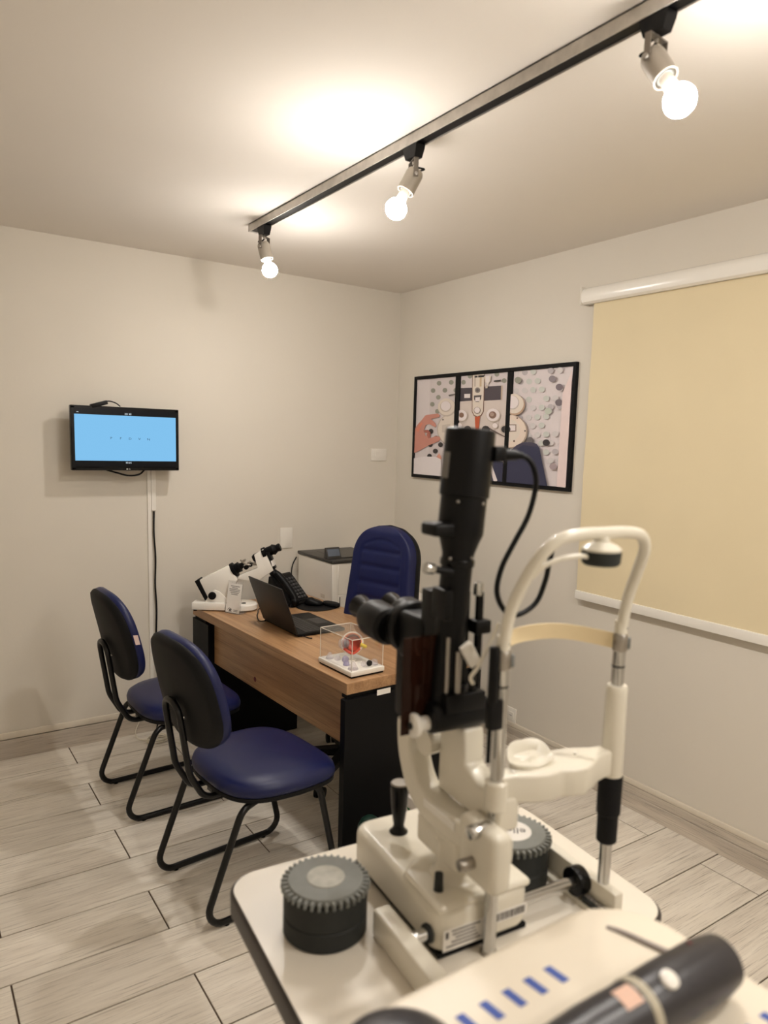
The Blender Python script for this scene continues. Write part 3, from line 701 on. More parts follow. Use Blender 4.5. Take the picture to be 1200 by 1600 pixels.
def lens_piece(label, x, y, kind, m, s_=1.0):
    t = thing('lens_sample', label, 'lens sample', incase(x, y, .0262), RZ, 'lens samples in the acrylic box')
    if kind == 'cone': B().lathe([(.019*s_, 0), (.019*s_, .002), (.006*s_, .026*s_), (.002, .028*s_)], 20).build('shell', m, t)
    elif kind == 'dome': B().lathe([(.014*s_, 0), (.0145*s_, .006*s_), (.012*s_, .014*s_), (.007*s_, .02*s_), (.001, .022*s_)], 20).build('shell', m, t)
    else:
        B().cyl((0, -.006*s_, .014*s_), (0, .006*s_, .014*s_), .014*s_, n=22, bev=.002).build('disc', m, t)
lens_piece('clear cone-shaped lens piece at the near corner of the acrylic box', -.050, -.090, 'cone', M_lens, 1.1)
lens_piece('violet lens piece in front of the eye model', -.030, -.005, 'disc', M_lenspur, 1.0)
lens_piece('pale violet domed lens piece beside the violet one', -.045, -.035, 'dome', M_lenspur, .9)
lens_piece('small upright clear lens disc beside the black one', .002, -.085, 'disc', M_lens, .8)
lens_piece('small black lens disc at the near side of the acrylic box', .026, -.092, 'disc', M_blackpl, .85)
lens_piece('clear domed lens piece nearest the microscope side of the box', .056, -.085, 'dome', M_lens, 1.05)
lens_piece('flat clear lens piece at the far corner of the acrylic box', -.050, .080, 'cone', M_lens, .9)
lens_piece('clear domed lens piece left of the eye model', -.035, .045, 'dome', M_lens, .9)

# side counter, printer ------------------------------------------------
ct = thing('side_counter', 'white low counter in the corner under the printer', 'cabinet', (-.372, -.26, 0))
B().box(-.362, .362, -.245, .245, .675, .70, .002, 1).build('worktop', M_white, ct)
B().box(-.37, .37, -.225, .24, .06, .675, .001, 1).build('carcass', M_white, ct)
for i in (-1, 1):
    dr = B().box(i*.185-.180, i*.185+.180, -.243, -.225, .07, .668, .002, 1).build('door', M_white, ct)
    B().cyl((i*.03, -.262, .5), (i*.03, -.243, .5), .008, n=12).build('knob', M_steel, dr)
B().box(-.36, .36, -.2, .23, 0, .06).build('plinth', M_black, ct, 0)
pr = thing('laser_printer', 'white laser printer with black top standing on the corner counter', 'printer', (-.565, -.275, .70), 0)
B().box(-.185, .185, -.215, .205, .004, .262, .006, 2).build('body', M_white, pr)
B().box(-.186, -.150, -.2165, .2, .02, .258, .002, 1).build('side_cover', M_white, pr)
B().box(-.147, .18, -.2165, -.213, .083, .255, .002, 1).build('front_cover', M_white, pr)
B().box(-.147, .18, -.2165, -.213, .012, .080, .002, 1).build('paper_tray', M_white, pr)
B().box(-.137, -.132, -.2175, -.216, .02, .070).build('paper_gauge', M_printerblk, pr, 0)
B().box(-.19, .19, -.22, .21, .262, .281, .005, 2).build('top_cover', M_printerblk, pr)
tr = B().box(-.10, .17, -.15, .13, .276, .283, .002, 1).box(-.09, .16, -.16, .02, .2825, .286, .002, 1).build('output_tray', mat('tray_black', (28, 27, 27), .35), pr)
B().prism([(0, 0), (.05, .0), (.040, .062), (.028, .062)], -.045, .045, frame((-.140, -.16, .281), (0, 1, 0), (0, 0, 1), (1, 0, 0)), .002).build('control_panel', M_printerblk, pr)
B().box(-.178, -.102, -.0015, .0005, .016, .058, mtx=Matrix.Translation((0, -.1605, .281)) @ Matrix.Rotation(-.425, 4, 'X')).build('display', M_lcd, pr, 0)
B().box(-.035, .02, -.2172, -.2163, .10, .19).build('sticker', mat('sticker_lilac', (150, 142, 160), .6), pr, 0)
B().box(-.031, .016, -.2176, -.2170, .104, .186).build('sticker', M_paper, pr, 0)
B().box(-.024, .010, -.2179, -.2175, .142, .168).build('sticker', mat('sticker_olive', (150, 144, 40), .6), pr, 0)
B().box(-.024, .010, -.2179, -.2175, .112, .138).build('sticker', M_maroon, pr, 0)
B().box(-.187, -.1865, -.135, -.085, .05, .072).build('embossed_mark', mat('emboss', (214, 207, 196), .5), pr, 0)
tag(B().tube(spline([(-.758, -.06, .94), (-.770, -.03, .88), (-.772, -.02, .78), (-.775, -.02, .60), (-.775, -.02, .3), (-.775, -.02, .02)]), .004, 8).build('printer_lead', M_dgrey), 'grey lead hanging behind the printer along the wall', 'cable')

# ================================================================== CHAIRS
def make_chair(label, loc, rz, sticker):
    t = thing('visitor_chair', label, 'chair', loc, rz, 'visitor chairs in front of the desk')
    # seat
    out = sup(.228, .262, 3.3, 56)
    def ring(s_, z, lip=0):
        r = []
        for x, y in out:
            k_ = 1-.10*max(0, -x/.235)      # narrower at the back
            zz = z-.018*max(0, (x/.235))**3*s_
            r.append(Vector((.045+x*s_, y*s_*k_, zz)))
        return r
    B().loft([ring(.93, .408), ring(.985, .410), ring(.99, .424), ring(.97, .428)]).build('seat_shell', M_blackmat, t, 45)
    B().loft([ring(.97, .424), ring(1.0, .432), ring(1.005, .446), ring(.98, .464), ring(.90, .478), ring(.72, .486), ring(.4, .490), ring(.1, .491)]).build('seat', M_vinyl, t, 60)
    # backrest, tilted and gently curved
    # fuller at the bottom, tapering towards the top
    ob = []
    for i in range(64):
        a = 2*PI*i/64; c_, s_ = math.cos(a), math.sin(a)
        n_ = 2.8
        y = math.copysign(abs(c_)**(2/n_), c_); z = math.copysign(abs(s_)**(2/n_), s_)
        ob.append((y*.225*(1-.05*z), z*.198))
    TB = Matrix.Translation((-.287, 0, .785)) @ Matrix.Rotation(-.22, 4, 'Y')
    def bring(s_, x): return [TB @ Vector((x+.55*(y*s_)**2+.18*(z*s_)**2*0, y*s_, z*s_)) for y, z in ob]
    bk = B().loft([bring(.10, -.013), bring(.5, -.013), bring(.86, -.012), bring(.955, -.008), bring(1.0, .004), bring(1.005, .012), bring(.99, .016)]).build('back_shell', M_blackmat, t, 50)
    B().loft([bring(.98, .010), bring(1.005, .018), bring(1.01, .032), bring(.985, .046), bring(.90, .055), bring(.6, .060), bring(.1, .061)]).build('backrest', M_vinyl, t, 60)
    if sticker:
        p = [Vector((x+.55*y*y, y, z)) for x, y, z in ((.019, -.2262, .035), (.037, -.2268, .030), (.037, -.2280, -.012), (.019, -.2275, -.008))]
        B().loft([[TB @ q for q in p], [TB @ (q+Vector((0, -.0012, 0))) for q in p]]).build('tag', M_sticker, t, 0)
    # back support: inverted U that sweeps under the seat
    def up(s_):
        return [(-.02, s_*.052, .397), (-.215, s_*.055, .397), (-.272, s_*.058, .50), (-.311, s_*.058, .758)]
    L_, R2 = up(1), up(-1)
    path = L_[:3]+[L_[3], R2[3]]+list(reversed(R2[:3]))
    B().tube(fillet(path, [0, .06, .12, .05, .05, .12, .06, 0], 7), .0115, 10).build('back_support', M_frameblk, t, 60)
    B().cyl((-.309, -.0575, .70), (-.289, -.0575, .71), .006, n=10).cyl((-.309, .0575, .70), (-.289, .0575, .71), .006, n=10).build('back_screws', M_steel, t)
    for s_ in (-1, 1):
        y = s_*.205
        pts = [(-.06, y*.82, .395), (-.150, y, .395), (-.298, y, .0125), (.252, y, .0125), (.165, y, .395), (.05, y*.82, .395)]
        B().tube(fillet(pts, [0, .05, .055, .055, .05, 0], 7), .0122, 10).build('sled_frame', M_frameblk, t, 60)
        for x in (-.21, .17): B().cyl((x, y, 0), (x, y, .008), .011, n=12).build('glide', M_blackpl, t)
    B().box(-.17, .17, -.02, .02, .385, .404, .002, 1).box(-.075, -.035, -.19, .19, .388, .404, .002, 1).box(.055, .095, -.19, .19, .388, .404, .002, 1).build('seat_brackets', M_frameblk, t, 25)
    return t
make_chair('navy vinyl visitor chair nearest the television wall, with small tag on its back', (-1.730, -.748, 0), math.radians(2.5), True)
make_chair('navy vinyl visitor chair nearest the eye-exam table, without a tag', (-1.70, -1.575, 0), math.radians(6), False)

# office chair ---------------------------------------------------------
oc = thing('office_chair', 'navy ribbed high-back office chair on castors behind the desk', 'chair', (-.93, -.98, 0), math.radians(195.2))
NB, MB_ = 44, 70
def back_half(z):      # half width against height fraction 0..1
    if z < .72: return .245-.035*(z/.72)
    q = (z-.72)/.28; return .210*max(0, 1-q**2.6)**.5 if q < 1 else 0
ZB, HB = .52, .705
TO = Matrix.Translation((-.215, 0, ZB)) @ Matrix.Rotation(-.12, 4, 'Y')
def front_x(y, zf, hw):
    u = abs(y)/max(hw, .001); z = zf*HB
    edge = min(1, (1-u)/.13) if u < 1 else 0
    et = min(1, (1-zf)/.07)
    x = .055*math.sqrt(max(0, 1-(1-edge)**2))*math.sqrt(max(0, 1-(1-et)**2))
    inner = .66
    topi = .905-.055*(y/(hw*inner+.001))**2 if abs(y) < hw*inner else 0
    if u < inner and .10 < zf < topi:
        e2 = min(1, (inner-u)/.07)*min(1, (topi-zf)/.025)
        x -= .010*min(1, e2*1.6)*(1-.6*e2)
        ph_ = (zf-.10)/.118
        fr = abs((ph_ % 1)-.5)*2
        x += e2*(.010*(1-fr**5)-.006)
    return x+.25*y*y
def sheet(fn):
    rows = []
    for i in range(MB_+1):
        zf = 1-(1-i/MB_)**1.25 if True else 0
        zf = min(zf, .9985); hw = back_half(zf)
        rows.append([TO @ Vector((fn(-hw+2*hw*j/NB, zf, hw), -hw+2*hw*j/NB, zf*HB)) for j in range(NB+1)])
    return rows
B().loft(sheet(front_x), False, False, False).build('backrest', M_vinyl2, oc, 70)
def shell_ring(s_, x):
    r = []
    for i in range(40): zf = i/40; r.append((back_half(zf), zf))
    pts = [(hw, zf) for hw, zf in r]+[(back_half(.985), .985), (0, 1.0)]+[(-back_half(.985), .985)]+[(-hw, zf) for hw, zf in reversed(r)]
    return [TO @ Vector((x+.25*(y*s_)**2, y*s_, HB*(.5+(zf-.5)*s_))) for y, zf in pts]
B().loft([shell_ring(.90, -.04), shell_ring(.985, -.03), shell_ring(1.012, -.008), shell_ring(1.012, .006), shell_ring(.99, .010)]).build('back_shell', M_blackmat, oc, 50)
so = sup(.25, .25, 3.2, 48)
B().loft([[Vector((.01+x*s_, y*s_, z)) for x, y in so] for s_, z in ((.95, .41), (1, .425), (1, .45), (.95, .48), (.8, .492), (.3, .496))]).build('seat', M_vinyl2, oc, 60)
B().box(-.20, .20, -.20, .20, .395, .412, .01, 2).build('seat_pan', M_blackmat, oc)
B().tube(fillet([(-.05, 0, .385), (-.28, 0, .385), (-.33, 0, .70)], .06), .02, 10, flat=1.4).build('back_bar', M_blackpl, oc)
B().cyl((0, 0, .10), (0, 0, .39), .028, .024, n=20).box(-.07, .07, -.05, .05, .36, .395, .005).build('gas_lift', M_blackpl, oc)
a0 = math.radians(23)
star = B().cyl((0, 0, .06), (0, 0, .13), .05, .04, n=20)
cas = []
for i in range(5):
    a = a0+2*PI*i/5; d_ = Vector((math.cos(a), math.sin(a), 0)); s2 = Vector((-d_.y, d_.x, 0))
    star.loft([[d_*r_+s2*(sg[0]*w_)+Vector((0, 0, z+sg[1]*h_)) for sg in ((1, 1), (-1, 1), (-1, -1), (1, -1))] for r_, w_, h_, z in ((.03, .026, .020, .098), (.33, .016, .010, .078))])
star.build('star_base', M_blackpl, oc, 30)
for i in range(5):
    a = a0+2*PI*i/5; d_ = Vector((math.cos(a), math.sin(a), 0)); s2 = Vector((-d_.y, d_.x, 0)); p = d_*.32
    c_ = B().cyl(p+Vector((0, 0, .04)), p+Vector((0, 0, .075)), .007, n=10)
    q = p+d_*.012
    for sg in (-1, 1): c_.cyl(q+s2*(sg*.006)+Vector((0, 0, .027)), q+s2*(sg*.024)+Vector((0, 0, .027)), .027, n=20, bev=.004)
    c_.build('castor', M_blackpl, oc)

# ================================================================== FLOOR THINGS BY THE DESK
cb = thing('carton', 'white carton with green print on the floor beside the desk end panel', 'box', (-1.098, -2.055, 0), math.radians(-3))
B().box(-.12, .12, -.155, .155, 0, .30).build('body', M_carton, cb, 0)
B().box(-.123, .123, -.158, .158, .292, .33, .002, 1).build('lid', M_carton, cb, 0)
B().prism([(.15, .285), (-.15, .285), (-.15, .05)], 0, .001, frame((-.1213, 0, 0), (0, 1, 0), (0, 0, 1), (-1, 0, 0))).build('green_print', M_green, cb, 0)
gb = thing('green_bottle', 'dark green round-topped container on the floor against the desk panel', 'container', (-1.335, -1.835, 0))
B().lathe([(.044, 0), (.048, .006), (.048, .19), (.045, .215), (.034, .238), (.018, .250), (.004, .253)], 28).build('body', M_dgreen, gb)
B().lathe([(.0485, .10), (.0485, .16)], 28, None, False, False).build('label_band', M_black, gb)

# ================================================================== EXAM TABLE
AZ = math.radians(-5.5)
et = thing('exam_table', 'pale-topped instrument table with dark edge carrying the slit lamp', 'table', (-1.925, -3.003, 0), AZ)
B().box(-.353, .353, -.236, .236, .7985, .80, .0, 1, vert=.06, vseg=8).build('tabletop', M_creamtop, et, 30)
B().box(-.359, .359, -.242, .242, .752, .7983, .006, 3, vert=.064, vseg=8).build('edge_band', M_edge, et, 40)
B().cyl((0, 0, .10), (0, 0, .752), .045, n=24).build('column', M_cream, et)
B().box(-.14, .14, -.1, .1, .73, .753, .004, 1).build('bracket', M_edge, et)
B().box(-.22, .22, -.04, .04, .03, .09, .02, 3).box(-.04, .04, -.22, .22, .03, .09, .02, 3).build('foot', M_cream, et)
for x, y in ((-.19, 0), (.19, 0), (0, -.19), (0, .19)): B().cyl((x, y-.012, .02), (x, y+.012, .02), .02, n=14).build('castor', M_blackpl, et)

# geared canisters ------------------------------------------------------
def canister(label, x, y, rz, logo):
    t = thing('canister', label, 'canister', (x, y, .80), rz, 'grey toothed canisters on the exam table')
    B().lathe([(.070, 0), (.0735, .003), (.0735, .034), (.0715, .036), (.0715, .038), (.0735, .040), (.0735, .080), (.070, .0825)], 48).build('body', M_dgrey, t)
    n_ = 38; ol = []
    for i in range(n_):
        for f, r_ in ((.0, .0665), (.10, .0765), (.26, .0785), (.42, .0765), (.52, .0665)):
            a = 2*PI*(i+f)/n_; ol.append((r_*math.cos(a), r_*math.sin(a)))
    B().loft([[Vector((x_*k_, y_*k_, z)) for x_, y_ in ol] for k_, z in ((.985, .080), (1, .082), (1, .0895), (.985, .0915))]).build('toothed_lid', M_lidgrey, t, 30)
    B().lathe([(.0665, .0910), (.0655, .0945), (.062, .0952), (.0, .0952)], 44).build('lid_disc', M_lidgrey, t)
    if logo:
        B().lathe([(.038, .0951), (.038, .0957), (0, .0957)], 40).build('lid_label', M_paper, t)
        text('lid_lettering', 'ellex', .029, M_printdk, t, Matrix.Translation((0, -.001, .0958)), .0001)
    else:
        B().lathe([(.0335, .0951), (.033, .0965), (.028, .0972), (0, .0974)], 40).build('lid_label', mat('worn_disc', (176, 174, 164), .55, var=.35, vscale=50), t)
    return t
canister('dark grey canister with worn plain lid at the left of the exam table', -2.160, -2.962, .05, False)
canister('grey canister with white lettered lid beyond the slit lamp', -1.772, -3.022, math.radians(138), True)

# ================================================================== SLIT LAMP  (local: x=U across, y=V away from the camera, z above the table)
sl = thing('slit_lamp', 'cream and black slit lamp microscope with joystick on the exam table', 'microscope', (-1.955, -3.06, .80), AZ)
def SL(b, name, m, parent=sl, angle=38): return b.build(name, m, parent, angle)
SL(B().box(-.088, .112, -.092, .238, .008, .088, .016, 4, vert=.035, vseg=6), 'base_housing', M_cream)
SL(B().prism([(-.086, -.09), (.110, -.09), (.110, .03), (.05, .06), (-.05, .06), (-.086, .03)], .08, .097, None, .010, 4), 'base_crown', M_cream)
SL(B().box(-.080, .105, -.085, .228, .002, .010), 'base_pad', M_black, angle=0)
# rating plate and bar code on the near face
lb = SL(B().box(-.076, .004, -.0928, -.0918, .018, .056), 'rating_plate', M_paper, angle=0)
pl_ = B().box(-.072, -.066, -.0932, -.0927, .040, .052)
for i, (a, c_) in enumerate(((-.060, -.002), (-.058, -.012), (-.052, -.010), (-.060, -.006), (-.07, 0))): pl_.box(a, c_, -.0932, -.0927, .050-.0065*i, .0525-.0065*i)
SL(pl_, 'plate_text', M_printdk, lb, 0)
bc = SL(B().box(.030, .098, -.0928, -.0918, .036, .056), 'bar_code_label', M_paper, angle=0)
bb_ = B(); xx = .033
while xx < .094:
    ww = random.choice((.001, .0018, .0026)); bb_.box(xx, xx+ww, -.0932, -.0927, .039, .053); xx += ww+random.choice((.001, .0016))
SL(bb_, 'bars', M_printdk, bc, 0)
SL(B().cyl((-.058, -.045, .094), (-.058, -.045, .128), .0085, .0075, n=18, bev=.001), 'lock_screw', M_dgrey)
# joystick
js = SL(B().lathe([(.0185, 0), (.0185, .003), (.013, .008), (.0105, .016), (.0125, .026), (.0165, .06), (.0185, .09), (.0195, .098), (.0185, .102)], 28, Matrix.Translation((-.020, .163, .087))), 'joystick', M_blackgl)
SL(B().lathe([(.0185, .102), (.0165, .1045), (.0, .105)], 28, Matrix.Translation((-.020, .163, .087))), 'joystick_cap', M_steel, js)
# rail and end covers
SL(B().cyl((-.125, -.065, .040), (.25, -.065, .040), .0108, n=18), 'cross_shaft', M_chrome)
SL(B().cyl((-.094, -.065, .040), (-.086, -.065, .040), .016, n=20, bev=.001), 'shaft_bush', M_dgrey)
SL(B().box(-.150, -.118, -.185, .020, 0, .052, .005, 3), 'end_cover', M_cream)
SL(B().box(.254, .275, -.150, .055, 0, .055, .003, 2).box(.235, .256, -.150, .055, .0, .010, .001, 1).box(.235, .256, .045, .055, .0, .055, .001, 1), 'end_cover', M_cream)
SL(B().cyl((.230, -.065, .040), (.254, -.065, .040), .027, n=26, bev=.002), 'roller', M_blackgl)
SL(B().box(.238, .252, -.148, -.085, .010, .020), 'rack', M_dgrey, angle=0)
rk = B()
for i in range(9): rk.sphere((.245, -.143+i*.0068, .021), .0030, 8, 6)
SL(rk, 'rack_teeth', M_steel)
# column and head block
SL(B().lathe([(.050, .094), (.043, .099), (.037, .106), (.0345, .120), (.036, .165)], 32, Matrix.Translation((-.003, -.012, 0))), 'pillar', M_cream)
SL(B().box(-.036, .030, -.060, .074, .122, .182, .012, 4), 'pivot_block', M_cream)
# microscope arm: sweeps back and up like a C
def arm(pts, hw, th_, name, m, u0):
    rings = []; P_ = [Vector(p) for p in pts]
    for i, p in enumerate(P_):
        a = P_[max(0, i-1)]; c_ = P_[min(len(P_)-1, i+1)]; t_ = (c_-a).normalized(); nn = Vector((0, -t_.z, t_.y))
        hw_, th = (hw, th_)
        rr = []
        for sx, sy in ((1, 1), (-1, 1), (-1, -1), (1, -1)):
            for q in range(4):
                ang = math.atan2(sy, sx)-PI/4+q*PI/6; cr = .008
                rr.append(Vector((u0+sx*(hw_-cr)+cr*math.cos(ang), 0, 0))+p+nn*(sy*(th-cr)+cr*math.sin(ang)))
        rings.append(rr)
    return SL(B().loft(rings), name, m)
arm(spline([(0, -.150, .205), (0, -.10, .205), (0, -.02, .196), (0, .05, .198), (0, .098, .222), (0, .126, .268), (0, .134, .310), (0, .134, .330)], 6), .024, .024, 'microscope_arm', M_cream, -.012)
SL(B().box(-.037, .004, -.165, -.062, .140, .245, .014, 4), 'arm_hub', M_cream)
# lamp arm: foot and upright
SL(B().prism([(.125, .222), (-.060, .222), (-.060, .362), (.018, .362), (.022, .300), (.060, .285), (.125, .282)], -.022, .022, frame((.022, 0, 0), (0, -1, 0), (0, 0, 1), (-1, 0, 0)), .007, 3), 'lamp_arm', M_cream)
for (u_, v_, z_, r_, m_) in ((-.030, -.118, .236, .012, M_chrome), (-.042, -.110, .178, .010, M_steel)):
    SL(B().cyl((u_-.022, v_, z_), (u_+.02, v_, z_), r_, n=18, bev=.002), 'clamp_screw', m_)
SL(B().cyl((-.062, -.122, .180), (-.045, -.095, .176), .003, n=8), 'screw_lever', M_steel)
SL(B().box(-.038, -.0355, -.055, .045, .203, .217), 'angle_scale', M_whitegl, angle=0)
SL(B().cyl((-.022, .080, .305), (.015, .085, .305), .024, n=24, bev=.003), 'link_knob', M_cream)
# drum with prism and knobs
SL(B().cyl((-.062, 0, .388), (.052, 0, .388), .027, n=26, bev=.003), 'lens_drum', M_blackpl)
SL(B().cyl((.050, 0, .388), (.060, 0, .388), .022, n=24, bev=.002), 'drum_cap', M_chrome)
SL(B().cyl((-.094, .004, .378), (-.082, .004, .378), .021, n=24, bev=.003).cyl((-.082, .004, .378), (-.060, .004, .378), .013, n=20), 'drum_knob', M_whitegl)
SL(B().cyl((-.097, .004, .378), (-.0935, .004, .378), .006, n=14), 'knob_pin', M_dgrey)
SL(B().box(-.110, -.045, .010, .013, .360, .530, .0005, 1), 'breath_shield', M_brown)
# frame of the illumination unit
fr_ = B().box(-.040, .030, .020, .075, .40, .60, .004, 2).box(-.045, .035, -.030, .020, .400, .432, .003, 2)
SL(fr_, 'lamp_frame', M_blackpl)
SL(B().box(-.050, -.034, -.02, .025, .560, .612, .003, 2), 'frame_lug', M_blackpl)
for (u_, v_, z0, z1, r_, m_) in ((-.018, -.018, .43, .505, .006, M_steel), (.012, -.018, .43, .51, .006, M_blackgl), (.034, .0, .43, .60, .0075, M_blackgl), (-.036, -.012, .43, .53, .004, M_steel)):
    SL(B().cyl((u_, v_, z0), (u_, v_, z1), r_, n=14), 'guide_rod', m_)
SL(B().cyl((.030, .0, .595), (.030, .0, .618), .0085, n=16, bev=.002), 'rod_cap', M_chrome)
SL(B().box(.020, .052, -.014, .014, .528, .552, .003, 2), 'rod_clamp', M_blackpl)
SL(B().box(-.011, .011, -.006, .006, -.021, .021, .002, 2, Matrix.Translation((-.010, -.040, .505)) @ Matrix.Rotation(-.55, 4, 'Y')), 'filter_lever', M_whitegl)
SL(B().cyl((-.010, -.035, .50), (-.010, .02, .50), .006, n=12), 'lever_pin', M_steel)
SL(B().cyl((.058, .0, .53), (.058, .0, .533), .003, n=8), 'lever_pin', M_steel)
# tower
TW = Matrix.Translation((-.012, .010, .62)) @ Matrix.Rotation(.075, 4, 'Y') @ Matrix.Translation((0, 0, -.62))
SL(B().lathe([(.024, .39), (.027, .40), (.027, .655), (.028, .67), (.034, .690), (.0395, .705), (.0395, .768)], 36, TW), 'tower', M_blackpl)
SL(B().lathe([(.0405, .766), (.0425, .768), (.0425, .872), (.0415, .878), (.038, .880), (.0, .880)], 36, TW), 'lamp_housing', M_blackpl)
SL(B().lathe([(.029, .648), (.030, .650), (.030, .658), (.029, .660)], 30, TW), 'trim_ring', M_blackgl)
SL(B().box(-.074, -.030, -.016, .030, .702, .724, .006, 3), 'tilt_lever', M_blackpl)
SL(B().cyl((-.030, -.005, .640), (-.068, -.005, .648), .007, .006, n=14), 'slit_shaft', M_blackpl)
SL(B().cyl((-.066, -.005, .6475), (-.083, -.005, .651), .0095, n=18, bev=.002), 'slit_knob', M_chrome)
for a in (-2.4, -1.2): SL(B().sphere(TW @ Vector((.0395*math.cos(a), .0395*math.sin(a), .758)), .003, 10, 6), 'set_screw', M_steel)
for a in (-2.5, -1.1): SL(B().sphere((-.012+.030*math.cos(a), .010+.030*math.sin(a), .664), .0028, 10, 6), 'set_screw', M_steel)
SL(B().box(-.0432, -.0424, -.009, .009, .795, .838, mtx=TW), 'housing_label', M_print, angle=0)
# lamp plug and cable
pg = SL(B().box(.030, .054, -.032, .006, .826, .852, .003, 2).cyl((.046, -.016, .838), (.082, -.020, .838), .012, .0085, n=16).cyl((.080, -.020, .838), (.094, -.022, .837), .0075, .006, n=14), 'lamp_plug', M_blackpl)
cab = [(.090, -.022, .837), (.104, -.025, .832), (.114, -.03, .815), (.120, -.03, .785), (.107, -.03, .735), (.078, -.03, .687), (.056, -.03, .649), (.047, -.03, .611), (.057, -.03, .582), (.080, -.03, .562), (.108, -.03, .564), (.137, -.03, .582), (.154, -.03, .620), (.161, -.03, .654), (.166, -.04, .688), (.165, -.09, .712), (.155, -.165, .716)]
SL(B().tube(spline(cab, 6), .0048, 10), 'lamp_cable', M_blackpl, angle=60)
# microscope body and binocular
SL(B().box(-.046, .046, .060, .150, .455, .545, .012, 3), 'microscope_body', M_blackpl)
SL(B().box(-.030, .020, .135, .180, .33, .47, .006, 2), 'body_post', M_blackpl)
SL(B().cyl((-.008, .140, .505), (-.008, .172, .505), .052, n=32, bev=.006), 'magnification_drum', M_blackpl)
SL(B().box(-.058, .050, .165, .190, .468, .535, .012, 3), 'prism_box', M_blackpl)
for s_ in (-1, 1):
    u_ = -.008+s_*.036; zz = .503
    tb = SL(B().axis((u_, .172, zz), (u_, .262, zz+.004), [(.030, 0), (.0365, .08), (.0375, .3), (.0375, .80), (.034, .93), (.024, .97)], 32), 'prism_tube', M_blackpl)
    SL(B().axis((u_, .255, zz+.008), (u_, .312, zz+.012), [(.020, 0), (.020, .12), (.023, .14), (.023, .36), (.0205, .40), (.0215, .7), (.0245, .95), (.0245, 1)], 28), 'eyepiece', M_blackgl, tb)
SL(B().sphere((-.034, .060, .485), .004, 10, 6), 'set_screw', M_steel)
# chin rest (stands on the table edge as part of the instrument)
cr = thing('chin_rest', 'white chin rest frame with chrome rods and curved forehead band', 'chin rest', tuple(Vector((-1.955, -3.06, .80))+Matrix.Rotation(AZ, 3, 'Z') @ Vector((.137, -.107, 0))), AZ)
def CRp(b, name, m, parent=cr, angle=38): return b.build(name, m, parent, angle)
for s_ in (-1, 1): CRp(B().lathe([(.0145, 0), (.0145, .004), (.012, .006)], 20, Matrix.Translation((s_*.13, 0, 0))), 'foot_flange', M_steel)
CRp(B().cyl((-.13, 0, .0), (-.13, 0, .53), .0115, n=22), 'rod', M_chrome)
CRp(B().cyl((.13, 0, .0), (.13, 0, .53), .0112, n=22), 'rod', M_chrome)
for s_ in (-1, 1):
    CRp(B().cyl((s_*.13, 0, .468), (s_*.13, 0, .471), .0118, n=22), 'height_mark', M_black)
CRp(B().lathe([(.0155, .135), (.0185, .138), (.0190, .190), (.0215, .192), (.0220, .262), (.020, .266)], 28, Matrix.Translation((.13, 0, 0))), 'height_grip', M_blackmat)
CRp(B().lathe([(.019, .262), (.0205, .266), (.0190, .42), (.0195, .428), (.017, .434)], 28, Matrix.Translation((.13, 0, 0))), 'sleeve', M_cream)
CRp(B().lathe([(.0165, .258), (.0195, .261), (.0195, .306), (.0165, .309)], 28, Matrix.Translation((-.13, 0, 0))), 'collar', M_cream)
# beam: plan outline wavy on the near side
bt = [(-.13, -.014), (-.105, -.016), (-.075, -.030), (-.045, -.037), (-.018, -.034), (.0, -.042), (.025, -.046), (.050, -.036), (.080, -.020), (.105, -.014), (.13, -.012), (.13, .014), (.09, .020), (.05, .036), (0, .042), (-.05, .036), (-.09, .020), (-.13, .014)]
CRp(B().prism(bt, .268, .318, None, .006, 3), 'beam', M_cream)
cup = [(x, y) for x, y in sup(.044, .025, 2.3, 36)]
rg = []
for k_, dz in ((.90, .314), (1.0, .3165), (1.05, .3195), (1.03, .3215), (.94, .3205), (.80, .3195), (.4, .3190), (.05, .3188)):
    rg.append([Vector((-.050+x*k_, .014+y*k_, dz+(.030*max(0, y/.028)+.006*abs(x)/.046)*(1 if k_ > .9 and dz > .3164 else .35 if k_ < .9 else 0))) for x, y in cup])
CRp(B().loft(rg), 'chin_cup', M_cream, angle=60)
for x, y in ((-.10, -.004), (.045, .006)): CRp(B().cyl((x, y, .317), (x, y, .3205), .0035, n=10), 'paper_pin', M_whitegl)
# forehead band
bd0, bd1 = [], []
rows_ = []
for z_, off in ((0, .0), (0, .0035), (.028, .0035), (.028, 0)):
    row_ = []
    for i in range(25):
        t_ = -1+2*i/24; u_ = .13*t_
        vv = .088*(1-abs(t_)**3.0)-.010
        row_.append(Vector((u_, vv+off, .499+z_+.012*(1-t_*t_))))
    rows_.append(row_)
rings = [[rows_[k][i] for k in range(4)] for i in range(25)]
CRp(B().loft(rings), 'forehead_band', M_band, angle=50)
for s_ in (-1, 1):
    bcl = CRp(B().lathe([(.0118, .497), (.0132, .499), (.0132, .526), (.0118, .528)], 22, Matrix.Translation((s_*.13, 0, 0))), 'band_clamp', M_steel)
    CRp(B().box(s_*.13+.010, s_*.13+.018, -.010, .004, .500, .522, .002, 1), 'band_latch', M_grey, bcl)
